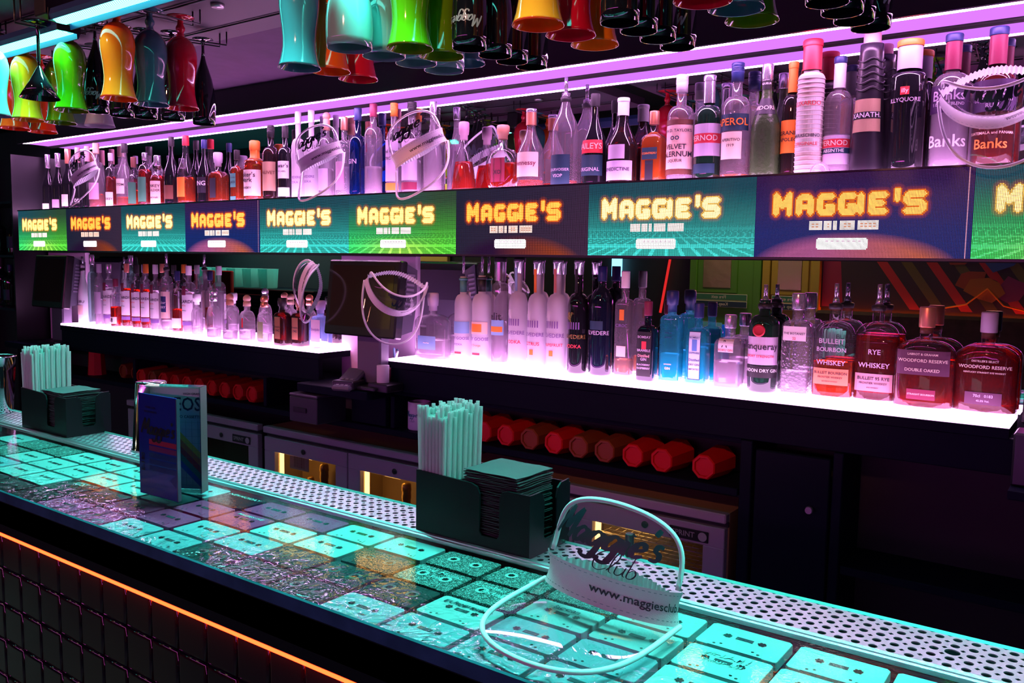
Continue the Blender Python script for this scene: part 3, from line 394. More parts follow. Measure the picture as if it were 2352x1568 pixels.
 ('l', 'broad oval bourbon bottle with copper stopper and mauve band across its middle', 0.798, 1.2087, 0.0637, 0.235, 'flask', 'clear', 'red', 0.62, ('cyl2', 'copper'), [(0.34, 0.58, 0.92, 'plumlabel', [('LABROT & GRAHAM', 0.84, 0.1, 'cream'), ('WOODFORD RESERVE', 0.58, 0.17, 'cream'), ('DOUBLE OAKED', 0.2, 0.14, 'cream')]), (0.1, 0.2, 0.5, 'maroon', [('STRAIGHT BOURBON', 0.5, 0.2, 'peach')])]),
 ('l', 'broad oval whiskey bottle of dark red spirit, right end of the shelf', 0.9214, 1.2289, 0.0641, 0.2279, 'flask', 'clear', 'red', 0.9, ('cyl2', 'lilac'), [(0.34, 0.56, 0.92, 'none', [("DISTILLER'S SELECT", 0.84, 0.1, 'cream'), ('WOODFORD RESERVE', 0.58, 0.17, 'cream'), ('KENTUCKY STRAIGHT RYE WHISKEY', 0.34, 0.08, 'cream')]), (0.1, 0.22, 0.6, 'plumlabel', [('70cl   0183', 0.7, 0.26, 'lilac'), ('45.2% Vol.', 0.3, 0.18, 'lilac')])]),
]
SHAPES = {'champ': (0.42, 0.72, 0.36, 0.76, 2, 1, 's'), 'wine': (0.6, 0.74, 0.34, 0.8, 2, 1, 's'), 'std': (0.62, 0.72, 0.36, 0.84, 2, 1, 'r'), 'tall': (0.66, 0.76, 0.36, 0.86, 2, 1, 'r'), 'vod': (0.6, 0.7, 0.38, 0.86, 2, 1, 'r'), 'slope': (0.42, 0.78, 0.32, 0.86, 2, 1, 's'), 'squat': (0.52, 0.64, 0.34, 0.8, 4, 0.6, 'r'), 'sq': (0.6, 0.7, 0.36, 0.82, 5, 0.8, 'r'), 'oval': (0.55, 0.68, 0.3, 0.82, 2.6, 0.5, 'r'), 'pat': (0.42, 0.66, 0.3, 0.8, 2.8, 0.62, 'r'), 'cone': (0.02, 0.86, 0.42, 0.9, 2, 1, 'l'), 'gourd': (0.3, 0.66, 0.26, 0.82, 2.3, 0.6, 's'), 'fan': (0.4, 0.66, 0.3, 0.86, 2, 0.45, 'r'), 'flask': (0.56, 0.68, 0.26, 0.8, 3, 0.5, 'r'), 'rect': (0.68, 0.74, 0.4, 0.84, 5, 0.7, 'r'), 'small': (0.5, 0.66, 0.4, 0.8, 2, 1, 'r'), 'cyl': (0.72, 0.76, 0.6, 0.82, 2, 1, 'r'), 'tulip': (0.5, 0.8, 0.3, 0.84, 2, 1, 's'), 'dome': (0.62, 0.8, 0.32, 0.86, 2, 1, 'r')}
GLASSES = [
 ('a', [('hurricane', 'cyan', -1.5221, 0.2243, 0.85, 'pale aqua hurricane glass cut by the left edge of the photo', 0, 0)]),
 ('b', [('hurricane', 'scarlet', -1.7383, 0.3773, 0.85, 'scarlet hurricane glass hanging lowest at the far left', 0, 0), ('hurricane', 'scarlet', -1.7474, 0.4678, 0.8516, 'scarlet hurricane glass behind the yellow and green ones', 0, 0)]),
 ('c', [('hurricane', 'yellow', -1.5167, 0.3146, 0.85, 'yellow hurricane glass at the far left', 0, 0), ('hurricane', 'green', -1.5006, 0.4037, 0.8522, 'green hurricane glass behind, half hidden by the brighter green one', 0, 0), ('hurricane', 'frost', -1.5343, 0.4884, 0.8586, 'frosted pale glass at the far left behind the green pair', 0, 0), ('hurricane', 'frost', -1.4381, 0.4906, 0.85, 'frosted pale glass below the black flute at left', 0, 0)]),
 ('d', [('martini', 'black', -1.2342, 0.2159, 0.87, 'black cone shaped martini glass between the yellow and green glasses', 0, 0)]),
 ('e', [('hurricane', 'green', -1.2541, 0.3095, 0.8526, 'bright green hurricane glass in front at left', 0, 0)]),
 ('f', [('flute', 'black', -1.2638, 0.3882, 0.8616, 'black flute with pale logo left of the orange glass', 0.5, 1), ('flute', 'black', -1.1951, 0.4244, 0.85, 'black flute whose rim shows under the orange glass', 0, 0), ('flute', 'black', -1.1888, 0.4928, 0.8544, 'black flute whose rim shows under the blue glass at left', 0, 0), ('flute', 'black', -1.1272, 0.5415, 0.85, 'black flute whose rim shows under the red glass at left', 0, 0), ('flute', 'black', -1.1175, 0.6379, 0.85, 'slender black flute, rightmost of the left cluster', 0, 0)]),
 ('g', [('hurricane', 'orange', -0.9511, 0.2752, 0.85, 'orange hurricane glass, tallest in the left cluster', 0, 0), ('hurricane', 'blue', -0.9519, 0.3656, 0.85, 'slate blue hurricane glass between orange and red at left', 0, 0), ('hurricane', 'red', -0.9535, 0.4562, 0.8538, 'deep red hurricane glass in the left cluster', 0, 0)]),
 ('h', [('hurricane', 'blue', -0.2739, 0.2859, 0.85, 'blue hurricane glass at the left end of the middle cluster', 0, 0), ('hurricane', 'orange', -0.2804, 0.3764, 0.8604, 'orange hurricane glass behind the blue one in the middle cluster', 0, 0), ('hurricane', 'red', -0.286, 0.4667, 0.8604, 'red hurricane glass, lowest rim of the middle cluster', 0, 0)]),
 ('i', [('goblet', 'cyan', -0.0606, 0.2256, 0.85, 'front aqua rounded goblet in the middle cluster', 0, 0), ('goblet', 'cyan', -0.0591, 0.3164, 0.8526, 'second aqua goblet, behind the front goblet', 0, 0), ('goblet', 'cyan', -0.0556, 0.407, 0.8562, 'third aqua goblet, only its rim seen under the green glass', 0, 0), ('goblet', 'cyan', -0.0571, 0.4974, 0.8592, 'fourth aqua goblet, lowest pale rim of its row', 0, 0)]),
 ('j', [('hurricane', 'green', 0.0325, 0.2915, 0.851, 'front green hurricane glass in the middle cluster', 0, 0), ('hurricane', 'green', 0.0339, 0.3821, 0.855, 'second green hurricane glass beside the black flutes', 0, 0), ('hurricane', 'blue', -0.0711, 0.5873, 0.8928, 'blue hurricane rim under the black flutes', 0, 0)]),
 ('k', [('flute', 'black', 0.1327, 0.3466, 0.85, 'black flute with pale logo right of the green glasses', 0.3, 1), ('flute', 'black', 0.1392, 0.4184, 0.85, 'second black flute of the middle row', 0, 0), ('flute', 'black', 0.1306, 0.4867, 0.8532, 'third black flute of the middle row', 0, 0), ('flute', 'black', 0.1314, 0.5552, 0.8554, 'fourth black flute of the middle row, nearest the purple light', 0, 0)]),
 ('l', [('hurricane', 'orange', 0.3293, 0.286, 0.85, 'orange hurricane glass right of the first black row', 0, 0), ('hurricane', 'red', 0.3381, 0.376, 0.852, 'red hurricane glass behind the right orange one', 0, 0), ('hurricane', 'amber', 0.3342, 0.4663, 0.855, 'amber hurricane glass, lowest of the orange and red row', 0, 0)]),
 ('m', [('flute', 'black', 0.4509, 0.3476, 0.85, 'first black flute of the second row', 0, 0), ('flute', 'black', 0.451, 0.4161, 0.8518, 'second black flute of the second row', 0, 0), ('flute', 'black', 0.4538, 0.4846, 0.8522, 'third black flute of the second row', 0, 0), ('flute', 'black', 0.4604, 0.5527, 0.8518, 'fourth black flute of the second row, with pale logo', -0.2, 1)]),
 ('n', [('hurricane', 'red', 0.6144, 0.3089, 0.85, 'red glass rim just inside the top edge of the photo', 0, 0), ('hurricane', 'blue', 0.6325, 0.3978, 0.8572, 'blue glass rim at the top edge right of centre', 0, 0), ('hurricane', 'green', 0.6249, 0.488, 0.8604, 'lime green glass rim at the top edge right of centre', 0, 0)]),
 ('o', [('flute', 'black', 0.7674, 0.4199, 0.85, 'first black flute of the rightmost row', 0, 0), ('flute', 'black', 0.7711, 0.4883, 0.851, 'second black flute of the rightmost row', 0, 0), ('flute', 'black', 0.7718, 0.5567, 0.854, 'third black flute of the rightmost row', 0, 0), ('flute', 'black', 0.7816, 0.6249, 0.8568, 'fourth black flute of the rightmost row, with pale logo', 0.3, 1)]),
]
# ------------------------------------------------------------ room shell
MIR = 1.265
d = pbr('dark_floor', (.015, .015, .02), .4, var=.3, bscale=3)
struct('floor', MB().box(-9, 3.4, -3.1, 1.45, -1.15, -1.08), d)
M_CEIL = pbr('dark_painted_ceiling', (.05, .05, .075), .7, var=.3, bscale=5)
struct('ceiling', MB().box(-9, 3.4, -3.1, 1.45, 1.75, 1.82), M_CEIL)
struct('wall_back', MB().box(-9, 3.4, 1.30, 1.45, -1.08, 1.75), pbr('dark_wall', (.01, .012, .02), .7))
struct('wall_left', MB().box(-9.1, -9, -3.1, 1.45, -1.08, 1.75), pbr('dark_wall', (.01, .012, .02), .7))
struct('wall_right', MB().box(3.4, 3.5, -3.1, 1.45, -1.08, 1.75), pbr('dark_wall', (.01, .012, .02), .7))
struct('wall_front', MB().box(-9, 3.4, -3.12, -3.0, -1.08, 1.75), pbr('dark_wall', (.01, .012, .02), .7))
# dropped soffit above the aisle, sloping gently to the back bar
mb = MB(); mb.prism([(.745, 1.13), (1.107, 1.0905), (1.107, 1.15), (.745, 1.17)], 'x', -9, 3.3)
tag(mb.build('soffit_panel', pbr('soffit_board', (.075, .03, .09), .75, bump=.5, bscale=14, var=.35)), 'sloping plastered soffit board above the aisle behind the hanging glasses', 'soffit')
mb = MB().box(-1.9, -.56, .12, .74, 1.125, 1.16)
sb = tag(empty('rack_board', (0, 0, 0)), 'dark ceiling board that carries the left wire glass rack', 'board')
mb.build('board', pbr('dark_board', (.06, .05, .07), .6), sb)
lb = MB().loft([(.0, 0), (.016, .0), (.018, .004), (.018, .01)], 20); lb.build('downlight_ring', M_STEEL, sb, (-.85, .50, 1.115))
# ------------------------------------------------------------ mirrors
for i, (x0, x1, z0, z1) in enumerate(((-3.33, -.93, .672, 1.0), (-.928, 2.2, .672, 1.0), (-2.99, -1.19, .13, .47), (-.815, 2.2, .13, .47))):
    lab = ['left upper mirror pane behind the top shelf bottles', 'right upper mirror pane behind the top shelf bottles, seam near the wood stopper bottles', 'mirror pane behind the left glowing shelf', 'long mirror pane behind the right glowing shelf'][i]
    tag(MB().box(x0, x1, MIR, MIR+.006, z0, z1).build('mirror_pane', M_MIRROR), lab, 'mirror')
M_PURP = pbr('pale_wall_panel', (.8, .6, .8), .55, bump=.2, bscale=60)
tag(MB().bbox(-1.188, -.817, MIR-.012, MIR+.006, .0, .47).build('wall_panel', M_PURP), 'pale purple lit panel behind the till monitor between the two mirrors', 'panel')
tag(MB().bbox(-3.36, -2.992, MIR-.012, MIR+.006, .0, .47).build('wall_panel', M_PURP), 'pale purple lit panel at the far left behind the distant till', 'panel')
# ------------------------------------------------------------ canopy with the purple light
cn = tag(empty('light_canopy', (0, 0, 1.0)), 'black canopy over the top shelf with a glowing purple underside', 'canopy')
MB().box(-3.34, 2.3, 1.12, 1.30, .012, .15).build('canopy_board', M_BLACK, cn)
MB().box(-3.34, 2.3, 1.108, 1.12, -.002, .15).build('front_fascia', M_BLACK, cn)
MB().box(-3.30, 2.3, 1.122, 1.138, -.0018, .0119).build('light_diffuser', emit('strip_light', (1, .42, 1), STRIP_E), cn)
MB().box(-3.30, 2.3, 1.139, 1.242, -.001, .0119).build('reflector_channel', emit('opal_channel', (.72, .2, 1), 1.1), cn)  # channel given its own lilac emission in place of light bounced off it
MB().box(-3.34, 2.3, 1.243, 1.264, -.003, .0119).build('rear_frame', pbr('matt_black', (.006, .006, .008), .7), cn)
# ------------------------------------------------------------ upper shelf and LED screen
SX0, SX1 = -3.33, 2.2
us = tag(empty('upper_shelf', (0, 0, .668)), 'long glowing acrylic upper shelf above the screen', 'shelf')
MB().box(SX0, SX1, 1.118, 1.262, -.012, 0).build('lit_top', emit('shelf_light', (1, .45, 1), SHELF_E), us)
MB().box(SX0, SX1, 1.108, 1.262, -.03, -.0125).build('shelf_board', M_BLACK, us)
MB().box(SX0, SX1, 1.106, 1.1165, -.012, .001).build('front_edge', M_BLACK, us)
scr = tag(empty('led_screen', (0, 1.1, .475)), 'long LED display ticker fixed across the back bar between the two shelves', 'screen')
MB().box(SX0, SX1, .004, .15, .0, .16).build('screen_housing', pbr('matt_black', (.006, .006, .008), .7), scr)
MB().box(SX0, SX1, -.004, .006, -.006, -.0005).build('lower_rail', M_BLACK, scr)
MB().box(SX0, SX1, -.004, .006, .1925, .197).build('upper_rail', M_BLACK, scr)
PITCH = .003005; NC, NR = 156, 64
def seg_d(X, Y, a, b):
    ax, ay = a; bx, by = b; dx, dy = bx-ax, by-ay; L = dx*dx+dy*dy or 1e-9
    t = np.clip(((X-ax)*dx+(Y-ay)*dy)/L, 0, 1); return np.hypot(X-ax-t*dx, Y-ay-t*dy)
def panel_image(kind):
    Y, X = np.mgrid[0:NR, 0:NC].astype(float)      # Y rows from the top
    v = Y/NR; u = X/NC
    def mixc(c0, c1, t): return np.array(c0)[None, None, :]*(1-t[..., None])+np.array(c1)[None, None, :]*t[..., None]
    if kind == 'teal': im = mixc((.015, .09, .13), (.04, .62, .55), np.clip((v-.1)*1.15, 0, 1)**1.3)
    if kind == 'green': im = mixc((.03, .09, .06), (.08, .75, .06), np.clip((v-.1)*1.15, 0, 1)**1.3)
    if kind == 'dark': im = mixc((.012, .02, .05), (.02, .02, .05), v)+mixc((.05, .01, .02), (0, 0, 0), 1-u*.8)
    if kind == 'violet': im = mixc((.05, .015, .09), (.012, .03, .2), np.clip(v*1.5, 0, 1))
    if kind in ('teal', 'green'):
        h = 34; dist = 1/np.maximum(Y-h, .6)
        gx = np.abs(((X-NC/2)*dist*1.9+.5) % 1-.5); gz = np.abs((dist*42+.5) % 1-.5)
        line = ((gx < .13) | (gz < .14)) & (Y > h+3); k = np.clip((Y-h)/30, 0, 1)[..., None]
        im = im*(1+line[..., None]*1.5*k)
        if kind == 'green':
            q = np.exp(-((X-NC*.45)/38)**2)*np.clip((Y-44)/16, 0, 1); im = im+q[..., None]*np.array((.55, .16, .0))[None, None, :]*(.5+line[..., None])
            im = im*mixc((.5, 1.1, 2.6), (1.25, 1, .8), np.clip(u*1.2, 0, 1))
    else:
        dome = ((X-NC*.47)/78)**2+((Y-74)/30)**2; q = np.clip((1-dome)*2.2, 0, 1)
        c1, c2 = ((.7, .16, .45), (.95, .2, .03)) if kind == 'violet' else ((.04, .01, .07), (.75, .12, .02))
        cc = mixc(c1, c2, np.clip((u-.3)*1.7, 0, 1)); im = im*(1-q[..., None])+cc*q[..., None]*(.8 if kind == 'violet' else .6)
    # the word, drawn with fat rounded strokes
    D = np.full((NR, NC), 99.); th = 2.15
    def st(x, t, b, pts):
        nonlocal D
        for a, c in zip(pts[:-1], pts[1:]): D = np.minimum(D, seg_d(X, Y, (x+a[0], t+(b-t)*a[1]), (x+c[0], t+(b-t)*c[1])))
    T, T2, Bt = 15, 17, 29
    st(16, T, Bt, [(0, 1), (0, 0), (5, .62), (10.5, 0), (10.5, 1)]); st(16, T, Bt, [(0, .5), (10, .5)])
    st(34, T2, Bt, [(0, 1), (0, .15), (2, 0), (7, 0), (9, .15), (9, 1)]); st(34, T2, Bt, [(0, .62), (9, .62)])
    for gx0 in (50, 66): st(gx0, T2, Bt, [(9, 0), (1, 0), (0, .2), (0, .85), (1, 1), (9, 1), (9, .6), (6, .6)])
    st(80, T2, Bt, [(0, 0), (0, 1)])
    st(88, T2, Bt, [(9, 0), (0, 0), (0, 1), (9, 1)]); st(88, T2, Bt, [(0, .5), (7, .5)])
    st(105.5, 14.5, 20, [(0, 0), (0, 1)])
    st(112, T2, Bt, [(11, 0), (1.5, 0), (0, .15), (0, .42), (1.5, .5), (10, .5), (11, .6), (11, .9), (10, 1), (0, 1)])
    glow = np.clip(1-(D-th-1.1)/3, 0, 1)*(D > th+1.1)
    wcol = {'dark': (4.6, .95, .13), 'violet': (4.6, 1.05, .18), 'teal': (5.0, 2.6, .8), 'green': (5.0, 2.3, .55)}[kind]
    inner = D < th; edge = (D < th+1.2) & ~inner
    im = im*(1-glow[..., None]*.3)+glow[..., None]*np.array((.32, .03, .0))[None, None, :]
    im[edge] = (1.3, .2, .02) if kind in ('dark', 'violet') else (1.3, .6, .12)
    im[inner] = wcol
    for a, b in ((43, 52), (54, 59.5), (61, 63.5), (66, 76), (79, 93)):       # the pale word blocks under the title
        m = (X >= a) & (X <= b) & (Y >= 36) & (Y <= 42); im[m] = (1.7, 1.35, 1.3) if kind != 'dark' else (1.8, 1.1, .95)
        m2 = (X >= a+2) & (X <= b-2) & ((Y == 38) | (Y == 40)) & ((X % 3) < 1.5); im[m2] = (1.2, .45, .3) if kind in ('dark', 'violet') else (1.5, 1.4, 1.3)
    m = (X >= 49) & (X <= 86) & (Y >= 49) & (Y <= 57) & ~(((X < 50) | (X > 85)) & ((Y < 50) | (Y > 56))); im[m] = (2.2, 2.1, 2.1)
    m2 = (X > 53) & (X < 82) & (Y > 50) & (Y < 52) & ((X % 4) < 1.5); im[m2] = (1.4, .9, 1.2)
    if kind == 'violet': im[:, 152] += np.array((.6, .25, .3))
    return np.maximum(im, .004)
mm, nt, out = _new('led_pixels')
at = N(nt, 'ShaderNodeAttribute', attribute_name='Col'); em = N(nt, 'ShaderNodeEmission'); em.inputs[1].default_value = 1.6
nt.links.new(at.outputs['Color'], em.inputs[0]); nt.links.new(em.outputs[0], out.inputs[0]); mm.cycles.emission_sampling = 'NONE'
kinds = ['green', 'dark', 'teal', 'violet', 'teal', 'green', 'dark', 'teal', 'violet', 'green', 'dark']
imgs = {k: panel_image(k) for k in set(kinds)}
def led_mesh(kind, ncols):
    im = imgs[kind][:, :ncols]; hw = .00098
    r, c = np.mgrid[0:NR, 0:ncols]; cx_ = (c+.5)*PITCH; cz = (NR-.5-r)*PITCH; n = r.size
    V = np.zeros((n, 4, 3)); V[:, :, 0] = cx_.reshape(-1, 1)+np.array((-hw, hw, hw, -hw)); V[:, :, 2] = cz.reshape(-1, 1)+np.array((-hw, -hw, hw, hw)); V[:, :, 1] = -.0012
    me = bpy.data.meshes.new('pixel_matrix'); me.vertices.add(n*4); me.vertices.foreach_set('co', V.ravel())
    me.loops.add(n*4); me.loops.foreach_set('vertex_index', np.arange(n*4)); me.polygons.add(n); me.polygons.foreach_set('loop_start', np.arange(0, n*4, 4))
    me.update(calc_edges=True)
    ca = me.color_attributes.new('Col', 'FLOAT_COLOR', 'POINT'); C4 = np.ones((n, 4, 4)); C4[:, :, :3] = im.reshape(-1, 1, 3); ca.data.foreach_set('color', C4.ravel())
    me.materials.append(mm); return me
lm = {}
for k, kd in enumerate(kinds):
    x0 = .892+(k-9)*.469
    fm = pbr('display_face', (.008, .008, .01), .45)
    pn = MB().box(0, .4685, 0, .012, .0, .1925).build('display_panel', fm, scr, (x0, 0, 0))
    if kd not in lm: lm[kd] = led_mesh(kd, NC)
    q = put('pixel_matrix', lm[kd], pn); q['kind'] = 'stuff'
ss = tag(empty('side_shelving', (-3.75, 1.2, .45)), 'dark side shelving with dim bottles, left of the screen end', 'shelving')
for z in (-.27, 0., .27): MB().box(-.36, .36, -.1, .08, z-.012, z).build('shelf_board', pbr('dim_steel', (.03, .06, .08), .3, .6), ss)
for x in (-.36, .35): MB().box(x, x+.012, -.1, .08, -1.5, .5).build('side_post', M_BLACK, ss)
# ------------------------------------------------------------ lower glowing shelves
M_SH = emit('shelf_light', (1, .45, 1), SHELF_E)
for x0, x1, lab in ((-2.95, -1.14, 'left glowing acrylic shelf holding the rum and tequila bottles'), (-.80, .985, 'right glowing acrylic shelf holding vodka, gin and whiskey bottles')):
    sh = tag(empty('lower_shelf', (0, 0, .13)), lab, 'shelf')
    MB().box(x0, x1, 1.102, 1.262, -.008, 0).build('lit_top', M_SH, sh)
    MB().box(x0, x1, 1.10, 1.264, -.03, -.0085).build('shelf_board', M_NAVY, sh)
# ------------------------------------------------------------ back bar carcass
bb = tag(empty('back_bar_cabinet', (0, 1.12, -1.08)), 'dark navy back bar cabinet with open cup niches under the shelves', 'cabinet')
def bpart(name, x0, x1, y0, y1, z0, z1, m=M_NAVY): return MB().bbox(x0, x1, y0-1.12, y1-1.12, z0+1.08, z1+1.08, .002).build(name, m, bb)
bpart('front_apron', -.795, 3.3, 1.105, 1.125, .022, .0998)
bpart('front_apron', -2.95, -1.145, 1.105, 1.125, .022, .0998)
bpart('counter_board', -1.138, -.80, 1.0, 1.26, .0, .028)
bpart('counter_board', -3.3, -2.955, 1.0, 1.26, .0, .028)
bpart('counter_board', 1.0, 3.3, .98, 1.10, .0, .0195)
bpart('niche_top', -3.3, .40, 1.13, 1.29, .005, .021)
bpart('niche_floor', -3.3, .405, 1.10, 1.29, -.125, -.105)
bpart('niche_back', -3.3, .405, 1.28, 1.295, -.105, .005, pbr('matt_black', (.006, .006, .008), .7))
for x in (-3.3, -2.35, -1.46, -.985, -.80): bpart('upright', x, x+.018, 1.11, 1.279, -.104, .004)
bpart('drawer_front', -.965, -.812, 1.10, 1.118, -.10, .0)
bpart('end_post', .407, .437, 1.105, 1.29, -1.07, .02)
bpart('cupboard_door', .445, .625, 1.108, 1.126, -1.06, .0)
bpart('end_post', .632, .655, 1.105, 1.29, -1.07, .02)
bpart('right_shelf', .657, 3.3, 1.11, 1.29, -.27, -.25)
bpart('back_board', .44, 3.3, 1.28, 1.294, -1.07, .0, pbr('matt_black', (.006, .006, .008), .7))
kn = MB().loft([(.006, 0), (.006, .008), (.01, .012), (.008, .02)], 14); kn.xf(Matrix.Rotation(PI/2, 4, 'X')); kn.build('door_knob', M_STEEL, bb, (.585, -.012, .955))
# ------------------------------------------------------------ bottle coolers
M_FR = pbr('cooler_steel', (.42, .36, .46), .42, .45, bump=.2, bscale=40)
M_WARM = emit('cooler_lamp', (1, .5, .12), 9)
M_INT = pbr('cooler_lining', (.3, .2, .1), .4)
def foil_bottle(x, y, z, lab, s=1.):
    t = tag(empty('champagne_bottle', (x, y, z)), lab, 'bottle', 'champagne bottles inside the coolers'); t.scale = (s, s, s)
    MB().loft([(.04, 0), (.044, .01), (.044, .13), (.036, .17), (.018, .23), (.016, .25)], 20).build('bottle_body', GL['green'](), t)
    MB().loft([(.019, .21), (.017, .25), (.019, .262), (.018, .285), (.02, .288), (.018, .312), (.01, .318)], 20).build('foil', pbr('gold_foil', (.8, .5, .15), .3, .8, bump=.8, bscale=90), t)
    MB().grid(lambda u, v: (math.sin((u-.5)*2.6)*.0447, -math.cos((u-.5)*2.6)*.0447, .05+v*.07), 8, 1).build('label', pal('gold'), t)
    return t
def cooler(x0, x1, lab, lit, badge, contents):
    t = tag(empty('bottle_cooler', (x0, 1.13, -1.06)), lab, 'cooler'); W = x1-x0; H = .88
    body = MB(); body.box(0, .02, 0, .16, 0, H); body.box(W-.02, W, 0, .16, 0, H); body.box(.02, W-.02, .145, .16, 0, H); body.box(.02, W-.02, 0, .145, 0, .03); body.box(.02, W-.02, 0, .145, H-.03, H)
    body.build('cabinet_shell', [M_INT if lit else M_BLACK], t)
    MB().bbox(0, W, -.028, .0, .857, .882).build('top_trim', M_FR, t)
    MB().box(0, W, -.008, -.0005, .8435, .8565).build('gasket', M_BLACK, t)  # black strip added to block lamp light leaking above the doors
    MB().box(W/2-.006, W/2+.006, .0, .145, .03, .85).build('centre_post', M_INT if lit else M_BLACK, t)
    for i in range(2):
        a = i*W/2+.003; b = (i+1)*W/2-.003; z0, z1 = .06, .843; fwid = .058
        dr = MB()
        for q in ((a, b, z1-fwid+.005, z1), (a, b, z0, z0+fwid)): dr.bbox(q[0], q[1], -.024, -.001, q[2], q[3], .002)
        for q in ((a, a+fwid), (b-fwid, b)): dr.bbox(q[0], q[1], -.0239, -.001, z0+fwid, z1-fwid+.005, .002)
        door = dr.build('door', M_FR, t)
        MB().box(a+fwid, b-fwid, -.012, -.009, z0+fwid, z1-fwid).build('door_glass', thin('cooler_glass', (.8, .8, .8), .6, .0), door)
        k = MB().loft([(.0, 0), (.009, 0), (.0095, .004), (.004, .0045)], 14); k.xf(Matrix.Rotation(PI/2, 4, 'X')); k.build('door_lock', M_BLACK, door, ((a+b)/2-.0, -.0245, z1-.03))
        if lit:
            MB().box(a+.05, a+.066, .008, .016, .1, .82).build('lamp_tube', M_WARM, t)
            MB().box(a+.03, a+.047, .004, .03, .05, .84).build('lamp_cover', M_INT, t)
            pl = bpy.data.lights.new('cooler_glow', 'POINT'); pl.color = (1, .55, .15); pl.energy = .16; pl.shadow_soft_size = .03; po = bpy.data.objects.new('cooler_glow', pl); po.location = ((a+b)/2-.08, .05, .80); po.parent = t; COL.objects.link(po)
            for zz in (.465, .60, .70, .755):
                wr = MB()
                for k2 in range(5): wr.tube([(a+.07, .01+k2*.03, zz), (b-.01, .01+k2*.03, zz)], .0018 if k2 else .0026, 5)
                for k2 in range(16): x = a+.08+k2*(b-a-.1)/15; wr.tube([(x, .008, zz+.003), (x, .135, zz+.003)], .0013, 4)
                if badge or zz < .5: wr.build('wire_rack', pbr('brass_lit_wire', (.85, .8, .7), .25, .9), t)
    if badge:
        bd = MB().bbox(W-.155, W-.045, -.0275, -.0242, .797, .827, .003).build('name_badge', M_BLACK, t)
        tx = MB(); flat_text(tx, text2d('SPRINT'), .02, lambda x, y: (W-.115+x, -.0279, .812+y)); tx.build('lettering', pbr('grey_letter', (.35, .33, .36), .4), bd)
        MB().loft([(.0, 0), (.012, 0), (.012, .0006)], 18).xf(Matrix.Translation((W-.061, -.0277, .812)) @ Matrix.Rotation(PI/2, 4, 'X')).build('emblem', pbr('grey_letter', (.35, .33, .36), .4), bd)
    return t
cooler(-.53, .377, 'steel framed double bottle cooler at the right, lit amber with wire racks', True, True, 0)
cooler(-1.455, -.548, 'steel framed double bottle cooler in the middle, lit amber with gold foil bottles', True, False, 0)
cooler(-2.395, -1.488, 'unlit steel framed double bottle cooler at the left', False, True, 0)
for i, (x, y, z, s) in enumerate(((-1.125, 1.19, -.50, .95), (-1.225, 1.20, -.56, .9), (-.80, 1.19, -.545, .9), (-.72, 1.2, -.50, .8), (-1.31, 1.21, -.50, .7))):
    foil_bottle(x, y, -.5925+.0, ['gold foil champagne bottle standing tallest in the middle cooler, left door', 'champagne bottle second from the left behind the middle cooler left door', 'gold foil champagne bottle at left behind the middle cooler right door', 'smaller gold foil bottle at right behind the middle cooler right door', 'short champagne bottle beside the lamp in the middle cooler left door'][i], s)
tg = tag(MB().box(-1.345, -1.24, 1.139, 1.1405, -.33, -.262).build('rating_label', pal('cream')), 'cream rating label on paper inside the middle cooler glass', 'label')
tx = MB()
for k in range(5): flat_text(tx, text2d('|||| ||| || ||||| ||'), .011, lambda x, y, k=k: (-1.292+x, 1.1385, -.272-k*.011+y))
tx.build('lettering', pal('brown'), tg)
